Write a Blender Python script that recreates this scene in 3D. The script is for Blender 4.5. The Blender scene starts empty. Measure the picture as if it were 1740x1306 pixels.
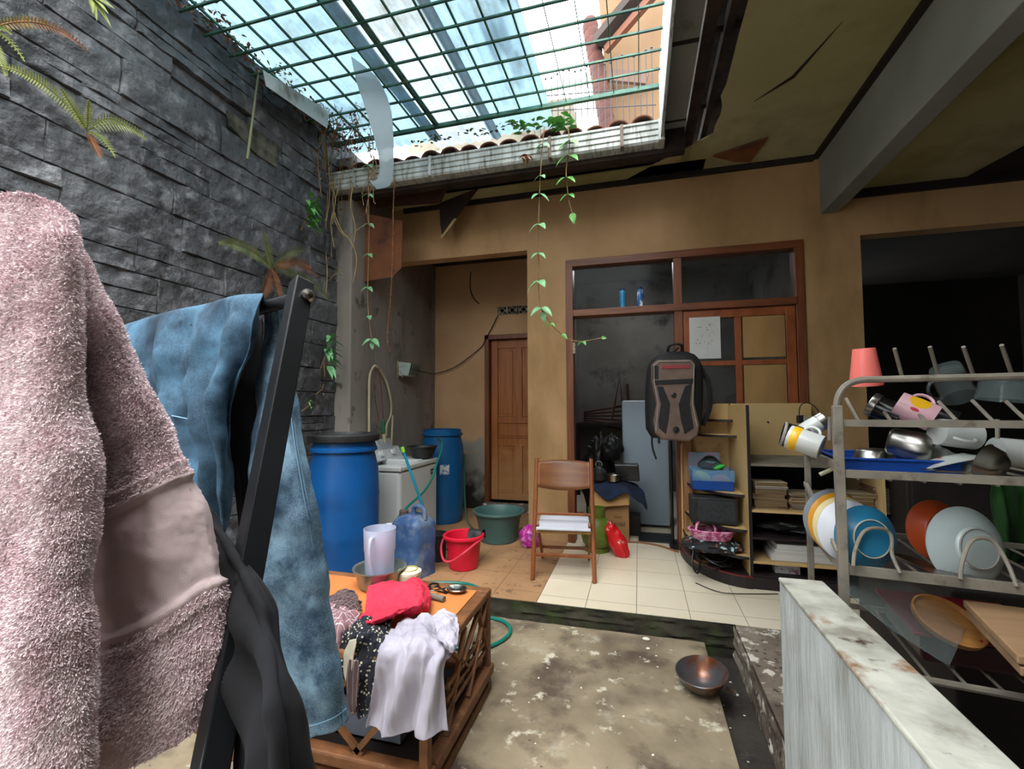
import bpy, math, random
from mathutils import Vector, Matrix, noise
random.seed(7)
R = math.radians
# ------------------------------------------------------------------ camera
FPX, CX, CY = 777.0, 870.0, 653.0
_Y = Vector((215, 37, 777.)).normalized()
_X = Vector((2820, -49, -777.)); _X = (_X - _X.dot(_Y) * _Y).normalized()
_Z = -(_Y.cross(_X))
if _Z.y > 0: _Z = -_Z
CM = Matrix((_X, _Y, _Z))            # photo-camera axes -> world axes
CAM = Vector((0, 0, 1.33))
def ray(px, py): return CM @ Vector(((px - CX) / FPX, (py - CY) / FPX, 1))
def atz(px, py, z): d = ray(px, py); return CAM + d * ((z - CAM.z) / d.z)
def aty(px, py, y): d = ray(px, py); return CAM + d * (y / d.y)
def atx(px, py, x): d = ray(px, py); return CAM + d * (x / d.x)
def atd(px, py, d): return CAM + ray(px, py) * d
scene = bpy.context.scene
col = scene.collection
cd = bpy.data.cameras.new('camera'); cam = bpy.data.objects.new('camera', cd); col.objects.link(cam)
cd.sensor_width = 36; cd.lens = 36 * FPX / 1740; cd.clip_start = .02
r_, u_, b_ = CM @ Vector((1, 0, 0)), -(CM @ Vector((0, 1, 0))), -(CM @ Vector((0, 0, 1)))
cam.matrix_world = Matrix(((r_.x, u_.x, b_.x, 0), (r_.y, u_.y, b_.y, 0), (r_.z, u_.z, b_.z, CAM.z), (0, 0, 0, 1)))
scene.camera = cam
# ------------------------------------------------------------------ light: overcast white sky above the open court
w = bpy.data.worlds.new('sky'); scene.world = w; w.use_nodes = True
bg = w.node_tree.nodes['Background']; bg.inputs[0].default_value = (.93, .97, 1.0, 1); bg.inputs[1].default_value = 5.0
sd = bpy.data.lights.new('sun', 'SUN'); sd.energy = 4.0; sd.angle = R(50); sd.color = (1, .98, .94)
so = bpy.data.objects.new('sun', sd); col.objects.link(so); so.rotation_euler = (R(22), R(8), 0)
scene.view_settings.view_transform = 'Standard'; scene.view_settings.look = 'None'
scene.view_settings.exposure = 0.75; scene.view_settings.gamma = 1; scene.view_settings.use_curve_mapping = False
# ------------------------------------------------------------------ materials
def C(h):
    h = h.lstrip('#'); o = []
    for i in (0, 2, 4):
        c = int(h[i:i + 2], 16) / 255; o.append(c / 12.92 if c <= .04045 else ((c + .055) / 1.055) ** 2.4)
    return (*o, 1)
def M(name, c1, c2=None, scale=4, rough=.6, metal=0, bump=0, bscale=None, stretch=(1, 1, 1), c3=None, s3=3, t3=.6, w3=.08,
      trans=0, alpha=1, sub=0, detail=6, coat=0, sheen=0, ior=1.45, spec=.5, bdist=.01, two=(.35, .65)):
    m = bpy.data.materials.new(name); m.use_nodes = True; nt = m.node_tree; N = nt.nodes; L = nt.links
    p = N['Principled BSDF']; p.inputs['Base Color'].default_value = C(c1)
    p.inputs['Roughness'].default_value = rough; p.inputs['Metallic'].default_value = metal
    p.inputs['Transmission Weight'].default_value = trans; p.inputs['IOR'].default_value = ior; p.inputs['Alpha'].default_value = alpha
    p.inputs['Coat Weight'].default_value = coat; p.inputs['Specular IOR Level'].default_value = spec
    if sheen: p.inputs['Sheen Weight'].default_value = sheen
    tc = N.new('ShaderNodeTexCoord'); mp = N.new('ShaderNodeMapping'); mp.inputs['Scale'].default_value = stretch
    L.new(tc.outputs['Object'], mp.inputs[0])
    out = None
    if c2:
        n = N.new('ShaderNodeTexNoise'); n.inputs['Scale'].default_value = scale; n.inputs['Detail'].default_value = detail
        L.new(mp.outputs[0], n.inputs['Vector'])
        r = N.new('ShaderNodeValToRGB'); r.color_ramp.elements[0].position = two[0]; r.color_ramp.elements[1].position = two[1]
        r.color_ramp.elements[0].color = C(c1); r.color_ramp.elements[1].color = C(c2)
        L.new(n.outputs[0], r.inputs[0]); out = r.outputs[0]
    if c3:
        n = N.new('ShaderNodeTexNoise'); n.inputs['Scale'].default_value = s3; n.inputs['Detail'].default_value = 8; n.inputs['Roughness'].default_value = .65
        L.new(mp.outputs[0], n.inputs['Vector'])
        r = N.new('ShaderNodeMapRange'); r.inputs[1].default_value = t3 - w3; r.inputs[2].default_value = t3 + w3
        L.new(n.outputs[0], r.inputs[0])
        mx = N.new('ShaderNodeMix'); mx.data_type = 'RGBA'; L.new(r.outputs[0], mx.inputs[0])
        if out: L.new(out, mx.inputs[6])
        else: mx.inputs[6].default_value = C(c1)
        mx.inputs[7].default_value = C(c3); out = mx.outputs[2]
    if out: L.new(out, p.inputs['Base Color'])
    if bump:
        n = N.new('ShaderNodeTexNoise'); n.inputs['Scale'].default_value = bscale or scale * 3; n.inputs['Detail'].default_value = 8
        L.new(mp.outputs[0], n.inputs['Vector'])
        b = N.new('ShaderNodeBump'); b.inputs['Strength'].default_value = bump; b.inputs['Distance'].default_value = bdist
        L.new(n.outputs[0], b.inputs['Height']); L.new(b.outputs[0], p.inputs['Normal'])
    m['p'] = 1
    return m
def nodes_of(m): return m.node_tree.nodes, m.node_tree.links, m.node_tree.nodes['Principled BSDF']
def thin(name, colr, tr=.5, rough=.4, dirt=None, ds=2.0):      # thin plastic sheet: light goes through diffused, a bit clear
    m = bpy.data.materials.new(name); m.use_nodes = True; N = m.node_tree.nodes; L = m.node_tree.links
    out = N['Material Output']; N.remove(N['Principled BSDF'])
    a = N.new('ShaderNodeBsdfTranslucent'); b = N.new('ShaderNodeBsdfTransparent'); c = N.new('ShaderNodeBsdfDiffuse')
    m1 = N.new('ShaderNodeMixShader'); m2 = N.new('ShaderNodeMixShader'); m1.inputs[0].default_value = tr; m2.inputs[0].default_value = .22
    a.inputs[0].default_value = C(colr); b.inputs[0].default_value = C(colr); c.inputs[0].default_value = C(colr)
    if dirt:
        tc = N.new('ShaderNodeTexCoord'); n = N.new('ShaderNodeTexNoise'); n.inputs['Scale'].default_value = ds; n.inputs['Detail'].default_value = 9; n.inputs['Roughness'].default_value = .7
        L.new(tc.outputs['Object'], n.inputs['Vector'])
        r = N.new('ShaderNodeValToRGB'); r.color_ramp.elements[0].position = .45; r.color_ramp.elements[1].position = .72
        r.color_ramp.elements[0].color = C(colr); r.color_ramp.elements[1].color = C(dirt); L.new(n.outputs[0], r.inputs[0])
        for x in (a, b, c): L.new(r.outputs[0], x.inputs[0])
    L.new(a.outputs[0], m1.inputs[1]); L.new(b.outputs[0], m1.inputs[2]); L.new(m1.outputs[0], m2.inputs[1]); L.new(c.outputs[0], m2.inputs[2])
    L.new(m2.outputs[0], out.inputs[0]); return m
def tiled(m, sx, sy, off=(0, 0), grout='#4a4238', gw=.012):   # add grout lines to a floor material (x, y object space, metres)
    N, L, p = nodes_of(m)
    tc = N.new('ShaderNodeTexCoord'); se = N.new('ShaderNodeSeparateXYZ'); L.new(tc.outputs['Object'], se.inputs[0])
    ms = []
    for k, (s, o) in enumerate(((sx, off[0]), (sy, off[1]))):
        a = N.new('ShaderNodeMath'); a.operation = 'SUBTRACT'; a.inputs[1].default_value = o; L.new(se.outputs[k], a.inputs[0])
        d = N.new('ShaderNodeMath'); d.operation = 'DIVIDE'; d.inputs[1].default_value = s; L.new(a.outputs[0], d.inputs[0])
        f = N.new('ShaderNodeMath'); f.operation = 'FRACT'; L.new(d.outputs[0], f.inputs[0])
        g = N.new('ShaderNodeMath'); g.operation = 'LESS_THAN'; g.inputs[1].default_value = gw; L.new(f.outputs[0], g.inputs[0]); ms.append(g)
    mx = N.new('ShaderNodeMath'); mx.operation = 'MAXIMUM'; L.new(ms[0].outputs[0], mx.inputs[0]); L.new(ms[1].outputs[0], mx.inputs[1])
    mix = N.new('ShaderNodeMix'); mix.data_type = 'RGBA'; L.new(mx.outputs[0], mix.inputs[0])
    src = p.inputs['Base Color'].links[0].from_socket if p.inputs['Base Color'].links else None
    if src: L.new(src, mix.inputs[6])
    else: mix.inputs[6].default_value = p.inputs['Base Color'].default_value
    mix.inputs[7].default_value = C(grout); L.new(mix.outputs[2], p.inputs['Base Color']); return m
# ------------------------------------------------------------------ mesh builder
class MB:
    def __init__(s): s.v = []; s.f = []; s.m = []; s.mi = 0
    def add(s, vs, fs):
        n = len(s.v); s.v += [Vector(q) for q in vs]
        for q in fs: s.f.append([n + i for i in q]); s.m.append(s.mi)
        return s
    def box(s, c, d, rz=0, mat=None):
        x, y, z = d[0] / 2, d[1] / 2, d[2] / 2
        m = mat or Matrix.Rotation(rz, 3, 'Z'); c = Vector(c)
        vs = [c + m @ Vector((a * x, b * y, e * z)) for e in (-1, 1) for a, b in ((-1, -1), (1, -1), (1, 1), (-1, 1))]
        return s.add(vs, [(3, 2, 1, 0), (4, 5, 6, 7), (0, 1, 5, 4), (1, 2, 6, 5), (2, 3, 7, 6), (3, 0, 4, 7)])
    def bb(s, x0, x1, y0, y1, z0, z1): return s.box(((x0 + x1) / 2, (y0 + y1) / 2, (z0 + z1) / 2), (x1 - x0, y1 - y0, z1 - z0))
    def hexa(s, p): return s.add(p, [(3, 2, 1, 0), (4, 5, 6, 7), (0, 1, 5, 4), (1, 2, 6, 5), (2, 3, 7, 6), (3, 0, 4, 7)])
    def bar(s, a, b, w, h, up=(0, 0, 1)):
        a, b = Vector(a), Vector(b); d = (b - a).normalized(); u = Vector(up)
        if abs(d.dot(u)) > .98: u = Vector((0, 1, 0))
        x = d.cross(u).normalized(); y = x.cross(d)
        vs = [q + x * i * w / 2 + y * j * h / 2 for q in (a, b) for i, j in ((-1, -1), (1, -1), (1, 1), (-1, 1))]
        return s.hexa(vs)
    def tube(s, pts, r, n=8, closed=False, cap=True):
        pts = [Vector(p) for p in pts]; K = len(pts); rr = r if isinstance(r, (list, tuple)) else [r] * K
        base = len(s.v); up = None
        for i, p in enumerate(pts):
            d = (pts[(i + 1) % K] - pts[i - 1]) if closed else (pts[min(i + 1, K - 1)] - pts[max(i - 1, 0)])
            d = d.normalized() if d.length > 1e-9 else Vector((0, 0, 1))
            if up is None: up = Vector((0, 0, 1)) if abs(d.z) < .9 else Vector((1, 0, 0))
            x = d.cross(up); x = x.normalized() if x.length > 1e-6 else Vector((1, 0, 0)); y = x.cross(d); up = y
            for k in range(n):
                a = 2 * math.pi * k / n; s.v.append(p + (x * math.cos(a) + y * math.sin(a)) * rr[i])
        for i in range(K if closed else K - 1):
            for k in range(n):
                a, b = base + i * n, base + ((i + 1) % K) * n
                s.f.append([a + k, a + (k + 1) % n, b + (k + 1) % n, b + k]); s.m.append(s.mi)
        if cap and not closed:
            s.f.append([base + k for k in range(n)][::-1]); s.m.append(s.mi)
            s.f.append([base + (K - 1) * n + k for k in range(n)]); s.m.append(s.mi)
        return s
    def lathe(s, prof, n=28, c=(0, 0, 0), mat=None, sx=1, sy=1, wob=0, cap=True):
        m = mat or Matrix.Identity(3); c = Vector(c); base = len(s.v); K = len(prof)
        for r, z in prof:
            for k in range(n):
                a = 2 * math.pi * k / n; q = r * (1 + wob * math.sin(3 * a + z * 20))
                s.v.append(c + m @ Vector((q * math.cos(a) * sx, q * math.sin(a) * sy, z)))
        for i in range(K - 1):
            for k in range(n):
                a, b = base + i * n, base + (i + 1) * n
                s.f.append([a + k, a + (k + 1) % n, b + (k + 1) % n, b + k]); s.m.append(s.mi)
        if prof[0] == prof[-1]: cap = False
        if not cap: return s
        if prof[0][0] > 1e-4: s.f.append([base + k for k in range(n)][::-1]); s.m.append(s.mi)
        if prof[-1][0] > 1e-4: s.f.append([base + (K - 1) * n + k for k in range(n)]); s.m.append(s.mi)
        return s
    def prism(s, poly, z0, z1, mat=None, c=(0, 0, 0)):
        m = mat or Matrix.Identity(3); c = Vector(c); n = len(poly)
        vs = [c + m @ Vector((x, y, z0)) for x, y in poly] + [c + m @ Vector((x, y, z1)) for x, y in poly]
        return s.add(vs, [tuple(range(n))[::-1], tuple(range(n, 2 * n))] + [(i, (i + 1) % n, n + (i + 1) % n, n + i) for i in range(n)])
    def grid(s, fn, nu, nv):
        vs = [fn(i / nu, j / nv) for j in range(nv + 1) for i in range(nu + 1)]
        return s.add(vs, [(j * (nu + 1) + i, j * (nu + 1) + i + 1, (j + 1) * (nu + 1) + i + 1, (j + 1) * (nu + 1) + i) for j in range(nv) for i in range(nu)])
    def ell(s, c, r, n=12, mat=None):
        return s.lathe([(max(1e-5, math.sin(math.pi * i / n)) * 1.0, -math.cos(math.pi * i / n)) for i in range(n + 1)], 2 * n, (0, 0, 0)) if 0 else s._ell(c, r, n, mat)
    def _ell(s, c, r, n, mat=None):
        m = mat or Matrix.Identity(3); c = Vector(c)
        def fn(u, v):
            a, b = 2 * math.pi * u, math.pi * v
            return c + m @ Vector((r[0] * math.sin(b) * math.cos(a), r[1] * math.sin(b) * math.sin(a), -r[2] * math.cos(b)))
        return s.grid(fn, 2 * n, n)
    def build(s, name, mats, parent=None, o=None, smooth=False, bevel=0, solid=0, sub=0, segs=2, ang=35, weld=True):
        o = Vector(o) if o is not None else Vector((0, 0, 0))
        me = bpy.data.meshes.new(name); me.from_pydata([tuple(v - o) for v in s.v], [], s.f)
        if not isinstance(mats, (list, tuple)): mats = [mats]
        for m in mats: me.materials.append(m)
        if len(mats) > 1: me.polygons.foreach_set('material_index', s.m)
        if smooth:
            me.polygons.foreach_set('use_smooth', [True] * len(me.polygons)); me.update(); me.set_sharp_from_angle(angle=R(ang))
        me.update()
        ob = bpy.data.objects.new(name, me); col.objects.link(ob)
        if parent is not None: ob.parent = parent
        else: ob.location = o
        if solid: q = ob.modifiers.new('s', 'SOLIDIFY'); q.thickness = solid; q.offset = 0
        if bevel: q = ob.modifiers.new('b', 'BEVEL'); q.width = bevel; q.segments = segs; q.limit_method = 'ANGLE'; q.angle_limit = R(40)
        if sub: q = ob.modifiers.new('u', 'SUBSURF'); q.levels = sub; q.render_levels = sub
        return ob
def tag(o, label=None, cat=None, group=None, kind=None):
    if label: o['label'] = label
    if cat: o['category'] = cat
    if group: o['group'] = group
    if kind: o['kind'] = kind
    return o
def struct(o): o['kind'] = 'structure'; return o
def thing(name, label, cat, loc=(0, 0, 0), rz=0, group=None):
    o = bpy.data.objects.new(name, None); col.objects.link(o); o.empty_display_size = .05
    o.location = loc; o.rotation_euler = (0, 0, rz); return tag(o, label, cat, group)
def copy_tree(o, parent=None, mats=None):
    c = o.copy(); col.objects.link(c)
    if parent is not None: c.parent = parent
    for ch in [q for q in bpy.data.objects if q.parent == o]: copy_tree(ch, c)
    return c
def cr(p, t):      # Catmull-Rom through a list of vectors
    n = len(p) - 1; x = min(max(t, 0), 1) * n; i = min(int(x), n - 1); f = x - i
    a, b, c, d = p[max(i - 1, 0)], p[i], p[i + 1], p[min(i + 2, n)]
    return .5 * ((2 * b) + (c - a) * f + (2 * a - 5 * b + 4 * c - d) * f * f + (3 * b - a - 3 * c + d) * f ** 3)
def smoothpts(p, k=6):
    p = [Vector(q) for q in p]; n = (len(p) - 1) * k
    return [cr(p, i / n) for i in range(n + 1)]
def patch(rows, nu, nv, disp=None, mb=None):  # cloth surface through rows of control points
    rows = [[Vector(q) for q in r] for r in rows]
    g = []
    for j in range(nv + 1):
        v = j / nv; line = []
        for i in range(nu + 1):
            u = i / nu; line.append(cr([cr(r, u) for r in rows], v))
        g.append(line)
    if disp:
        h = []
        for j in range(nv + 1):
            line = []
            for i in range(nu + 1):
                a = g[j][min(i + 1, nu)] - g[j][max(i - 1, 0)]; b = g[min(j + 1, nv)][i] - g[max(j - 1, 0)][i]
                n = a.cross(b); n = n.normalized() if n.length > 1e-12 else Vector((0, 0, 1))
                line.append(g[j][i] + n * disp(i / nu, j / nv, g[j][i]))
            h.append(line)
        g = h
    mb = mb or MB()
    mb.add([q for l in g for q in l], [(j * (nu + 1) + i, (j + 1) * (nu + 1) + i, (j + 1) * (nu + 1) + i + 1, j * (nu + 1) + i + 1) for j in range(nv) for i in range(nu)])
    return mb
def nz(p, s=1., seed=0): return noise.noise(Vector((p[0] * s + seed * 7.1, p[1] * s + seed * 3.3, p[2] * s - seed * 5.7)))
def fbm(p, s=1., o=4, seed=0):
    t = 0; a = 1
    for _ in range(o): t += a * nz(p, s, seed); a *= .5; s *= 2.1
    return t
# ------------------------------------------------------------------ setting
XL, YE, XG, YB, YW = -2.6, 3.5, -2.45, 5.25, 4.18   # stone wall face, grey wall near end, grey wall face, recess back wall, main wall face
ZT, ZC = .11, 3.37                                  # terrace level, ceiling
m_stone = M('dark_stone', '#323334', '#505153', 2.5, rough=.55, bump=1, bscale=13, c3='#7f8082', s3=8, t3=.64, w3=.12, bdist=.03)
m_grey = M('grey_plaster', '#6f675f', '#8d857c', 2.2, rough=.85, bump=.5, bscale=20, c3='#3b332c', s3=2.6, t3=.66, w3=.1, stretch=(1, 1, .35))
m_cream = M('ochre_plaster', '#bd976d', '#ad875b', 1.5, rough=.75, bump=.15, bscale=30, c3='#7d6238', s3=1.5, t3=.66, w3=.14, stretch=(1, 1, .4))
m_cream2 = M('recess_plaster', '#c19b74', '#b08a63', 2, rough=.8, bump=.2, bscale=30)
N, L, p = nodes_of(m_cream2)                        # peeling, mossy foot of the recess wall: real stains low on the wall
tc = N.new('ShaderNodeTexCoord'); se = N.new('ShaderNodeSeparateXYZ'); L.new(tc.outputs['Object'], se.inputs[0])
n1 = N.new('ShaderNodeTexNoise'); n1.inputs['Scale'].default_value = 4; n1.inputs['Detail'].default_value = 9; L.new(tc.outputs['Object'], n1.inputs['Vector'])
def mstep(N, L, src, nsrc, k, t, w):
    a = N.new('ShaderNodeMath'); a.operation = 'MULTIPLY_ADD'; a.inputs[1].default_value = k; L.new(nsrc, a.inputs[0]); L.new(src, a.inputs[2])
    r = N.new('ShaderNodeMapRange'); r.inputs[1].default_value = t - w; r.inputs[2].default_value = t + w; r.inputs[3].default_value = 1; r.inputs[4].default_value = 0
    L.new(a.outputs[0], r.inputs[0]); return r.outputs[0]
def mixin(N, L, p, fac, colr):
    mx = N.new('ShaderNodeMix'); mx.data_type = 'RGBA'; L.new(fac, mx.inputs[0]); L.new(p.inputs['Base Color'].links[0].from_socket, mx.inputs[6])
    mx.inputs[7].default_value = C(colr); L.new(mx.outputs[2], p.inputs['Base Color'])
mixin(N, L, p, mstep(N, L, se.outputs[2], n1.outputs[0], 1.2, 1.38, .05), '#8f8a80')
mixin(N, L, p, mstep(N, L, se.outputs[2], n1.outputs[0], 1.4, 1.18, .12), '#2a2820')
m_conc = M('old_concrete', '#70634f', '#9b8d74', 2.2, rough=.85, bump=.35, bscale=25, c3='#a8a290', s3=4.5, t3=.64, w3=.05)
N, L, p = nodes_of(m_conc)
n1 = N.new('ShaderNodeTexNoise'); n1.inputs['Scale'].default_value = 1.7; n1.inputs['Detail'].default_value = 10; tc = N.new('ShaderNodeTexCoord'); L.new(tc.outputs['Object'], n1.inputs['Vector'])
r = N.new('ShaderNodeMapRange'); r.inputs[1].default_value = .52; r.inputs[2].default_value = .64; L.new(n1.outputs[0], r.inputs[0]); mixin(N, L, p, r.outputs[0], '#57493d')
m_plat = M('platform_concrete', '#6b5f52', '#8a7e70', 1.6, rough=.8, bump=.3, bscale=22, c3='#c4bcae', s3=7, t3=.62, w3=.05)
m_white_tile = tiled(M('white_tile', '#e2d7c0', '#d3c6ab', 1.3, rough=.3, c3='#ab9a7a', s3=5, t3=.72, w3=.08), .302, .302, (-.635 - .003, 2.975), '#5d5548')
m_orange_tile = tiled(M('orange_tile', '#a9835e', '#94704f', 3, rough=.55, c3='#5b4330', s3=14, t3=.64, w3=.06, bump=.1), .302, .302, (-.635 - .003, 2.975 + .03), '#4f3c2c')
m_moss = M('mossy_concrete', '#1d1b14', '#3d382c', 6, rough=.95, bump=.9, bscale=30, c3='#2c3a12', s3=7, t3=.57, w3=.08)
m_drain = M('wet_gutter_silt', '#1f1b18', '#37312b', 7, rough=.8, bump=.8, bscale=30, c3='#5a5146', s3=18, t3=.68)
m_ceil = M('cream_ceiling_board', '#a8a27c', '#96905f', .8, rough=.8, c3='#6e6438', s3=1.1, t3=.62, w3=.15)
m_beamc = M('painted_beam', '#8d8f88', '#7b7d75', 1.5, rough=.8, bump=.15, bscale=40)
m_dkwood = M('black_trim_wood', '#16120f', '#241c17', 6, rough=.7, bump=.3)
m_rot = M('rotted_wood', '#1c1614', '#3a2a22', 5, rough=.9, bump=.9, bscale=18, c3='#5d3527', s3=6, t3=.68)
m_brown = M('varnished_brown_wood', '#5f3119', '#7c4624', 3, rough=.4, stretch=(9, 9, .7), bump=.15, bscale=20)
m_brownh = M('varnished_brown_rail', '#5f3119', '#7c4624', 3, rough=.4, stretch=(.7, 9, 9), bump=.15, bscale=20)
m_door = M('door_wood', '#884a1c', '#a66224', 3, rough=.42, stretch=(8, 8, .6), bump=.15)
N, L, p = nodes_of(m_door)
tc = N.new('ShaderNodeTexCoord'); se = N.new('ShaderNodeSeparateXYZ'); L.new(tc.outputs['Object'], se.inputs[0])
n1 = N.new('ShaderNodeTexNoise'); n1.inputs['Scale'].default_value = 7; n1.inputs['Detail'].default_value = 8; L.new(tc.outputs['Object'], n1.inputs['Vector'])
mixin(N, L, p, mstep(N, L, se.outputs[2], n1.outputs[0], .9, 1.15, .25), '#ab7a4c')
m_black = M('black_plastic', '#0d0d0e', '#18181a', 8, rough=.45)
m_room = M('inner_room_wall', '#77756f', '#5d5b54', 1.3, rough=.9, c3='#33302b', s3=2, t3=.62)
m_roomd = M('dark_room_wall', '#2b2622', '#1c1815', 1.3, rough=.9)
m_white_metal = M('white_fascia', '#c9cfd0', '#aab0b0', 1.5, rough=.5, c3='#5b564e', s3=8, t3=.62, w3=.07, stretch=(6, 1, .6))
m_terra = M('terracotta_tile', '#5a3527', '#7b4b36', 5, rough=.9, bump=.6, c3='#2f2f1c', s3=7, t3=.55, w3=.1)
m_soffit = M('grey_soffit_board', '#8d8f8d', '#7b7c79', 1.5, rough=.8, c3='#55524c', s3=3, t3=.7)

# stone clad left wall: blocks in courses, each with its own relief
def stone_wall(y0, y1, z0, z1, x):
    mb = MB(); rnd = random.Random(3); z = z0; k = 0
    while z < z1 - .02:
        h = .2 if rnd.random() < .75 else .12
        h = min(h, z1 - z); y = y0 - rnd.random() * .4
        while y < y1:
            l = rnd.choice((.3, .42, .55, .6)); a, b = max(y, y0), min(y + l, y1); y += l
            if b - a < .02: continue
            hole = (a < 2.45 < b and z < 3.3 < z + h)
            subs = [(z, z + h)] if rnd.random() < .6 else [(z, z + h * .5), (z + h * .5, z + h)]
            for (c, d) in subs:
                base = rnd.uniform(0, .009); tilt = rnd.uniform(-.006, .006); seed = rnd.random() * 50
                if hole: base = -.05
                nu = max(4, int((b - a) / .018)); nv = max(4, int((d - c) / .018))
                cut = rnd.random() < .35; ca, cb = rnd.uniform(.2, .8), rnd.uniform(-.9, .9)
                def fn(u, v):
                    e = min(u * (b - a), (1 - u) * (b - a), v * (d - c), (1 - v) * (d - c))
                    q = Vector((seed, a + u * (b - a), c + v * (d - c)))
                    rel = base + tilt * (u - .5) * 2 + -.02 * abs(nz(q, 5.5)) + .009 * fbm(q, 9, 4) + .003 * nz(q, 40)
                    if cut and (u - ca) + cb * (v - .5) > 0: rel += .009
                    if e < .004: rel = -.012
                    return Vector((x + rel, q.y, q.z))
                def fn2(u, v):
                    # squeeze the first and last strip so that the joint is a crisp step
                    def sq(t, L_, n):
                        g = .005 / L_
                        i = round(t * n)
                        if i == 0: return 0
                        if i == n: return 1
                        return g + (1 - 2 * g) * (i - 1) / (n - 2) if n > 2 else t
                    return fn(sq(u, b - a, nu + 2), sq(v, d - c, nv + 2))
                vs = []; nu2, nv2 = nu + 2, nv + 2
                mb.grid(fn2, nu2, nv2)
        z += h; k += 1
    return mb
sw = stone_wall(-1.2, YE + .02, -.1, 3.8, XL)
struct(sw.build('wall_left', m_stone, smooth=True, ang=40))
b = MB(); P0 = [atx(*p, XL + .014) for p in ((388, 188), (430, 216), (478, 248), (470, 284), (436, 262), (392, 214))]
b.add(P0 + [p - Vector((.02, 0, 0)) for p in P0], [tuple(range(6))[::-1], tuple(range(6, 12))] + [(i, (i + 1) % 6, 6 + (i + 1) % 6, 6 + i) for i in range(6)]); struct(b.build('wall_left_bare_patch', M('bare_mortar', '#2a2822', '#5d5a4c', 12, rough=.95, bump=.9, bscale=30)))
# back body of the stone wall
b = MB(); b.bb(XL - .3, XL - .03, -1.3, 5.6, -.1, 3.8); struct(b.build('wall_left.001', m_stone))
# grey recess wall
def wavy(mb, x0, x1, y0, y1, z0, z1): return mb.bb(x0, x1, y0, y1, z0, z1)
b = MB(); b.bb(XL - .02, XG, YE, YB + .15, 0, 3.6); struct(b.build('wall_recess_left', m_grey, bevel=.015))
# recess back wall with door hole and vent holes
DX0, DX1, DZ1 = -1.79, -1.02, 2.2
b = MB()
b.bb(XG - .1, DX0, YB, YB + .15, 0, 3.6); b.bb(DX0, DX1, YB, YB + .15, DZ1, 2.44); b.bb(DX0, DX1, YB, YB + .15, 0, .2)
b.bb(DX0, -1.6, YB, YB + .15, 2.44, 2.54); b.bb(DX0, DX1, YB, YB + .15, 2.54, 3.6)
struct(b.build('wall_recess_back', m_cream2))
# main back wall: pier, lintels, right piers
FX0, FX1, FZ = -.63, 1.31, 2.68
BH = .13
b = MB()
b.bb(-.88, FX0, YW, YW + BH, 0, 3.5); b.bb(FX0, FX1, YW, YW + BH, FZ, 3.5)
b.bb(FX1, 1.72, YW, YW + BH, 0, 3.5); b.bb(1.72, 4.2, YW, YW + BH, 2.68, 3.5)
# header over the recess
b.bb(XG, -.88, YW, YW + BH, 2.82, 3.5)
struct(b.build('wall_back', m_cream))
b = MB(); b.bb(-1.0, -.88, YW + BH, YB + .15, 0, 3.5); b.bb(-1.0, -.88, YW, YW + BH, 0, 2.82); struct(b.build('wall_recess_right', m_cream))
# recess ceiling
b = MB(); b.bb(XG, -.9, YW, YB, 3.1, 3.16); struct(b.build('ceiling_recess', m_rot))
# inner room behind the frame
b = MB()
b.bb(-.9, 1.6, 7.0, 7.1, 0, 3.3); b.bb(-.95, -.88, YB, 7.1, 0, 3.3); b.bb(1.5, 1.6, YW + BH, 7.0, 0, 3.3); b.bb(-.9, 1.6, YW + BH, 7.0, 3.2, 3.3)
struct(b.build('wall_inner_room', m_room))
b = MB()
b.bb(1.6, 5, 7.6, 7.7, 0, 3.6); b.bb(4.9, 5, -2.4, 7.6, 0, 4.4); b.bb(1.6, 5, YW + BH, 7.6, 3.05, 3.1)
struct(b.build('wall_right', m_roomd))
# floors
b = MB(); b.bb(XL - .05, .335, -2.5, 2.84, -.2, 0); struct(b.build('floor', m_conc))
b = MB(); b.bb(.335, .49, -2.5, 2.84, -.3, -.07); struct(b.build('floor_gutter', m_drain))
b = MB(); b.bb(XL - .05, -.637, 2.86, 5.4, -.1, ZT); struct(b.build('floor_terrace_orange', m_orange_tile))
b = MB(); b.bb(1.6, 5, 4.2, 7.7, ZT - .002, ZT + .004); struct(b.build('floor_shade_sheet', m_roomd))  # dark sheet laid over the tiles, paints in the room's gloom
b = MB(); b.bb(-1.9, -.95, YB + .3, YB + .35, 0, 3.2); b.bb(-1.95, -1.9, YB + .15, YB + .35, 0, 3.2); b.bb(-1.95, -.95, YB + .15, YB + .35, 3.15, 3.2); struct(b.build('door_sky_block', m_roomd))  # unseen box added behind the door to keep sky out of the gaps
b = MB(); b.bb(-.637, 5, 2.86, 7.7, -.1, ZT - .001); b.bb(-.95, -.637, 5.4, 7.7, -.1, ZT-.002); struct(b.build('floor_terrace_white', m_white_tile))
b = MB()
def stepf(u, v):
    x = XL + u * (.5 - XL); q = Vector((x, 0, v)); return Vector((x, 2.845 - (.016 * fbm(q, 5, 4) if 0 < v < 1 else 0) - .012 * (1 - v), -.01 + v * (ZT - .001 + .01)))
b.grid(stepf, 160, 8); b.bb(.3, .5, 2.842, 2.87, -.12, ZT - .003); b.bb(XL, .5, 2.85, 2.87, 0, ZT - .003); struct(b.build('terrace_step', m_moss, smooth=True))
def curb(u, v):
    y = -2.5 + u * 5.35; q = Vector((3, y, v)); return Vector((.49 + (.012 * fbm(q, 4, 4) if 0 < v < 1 else 0), y, -.08 + v * (ZT + .078)))
b = MB(); b.grid(curb, 160, 6); b.bb(.5, 5, -2.5, 2.86, -.1, ZT - .004); struct(b.build('floor_platform', m_plat))
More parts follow.
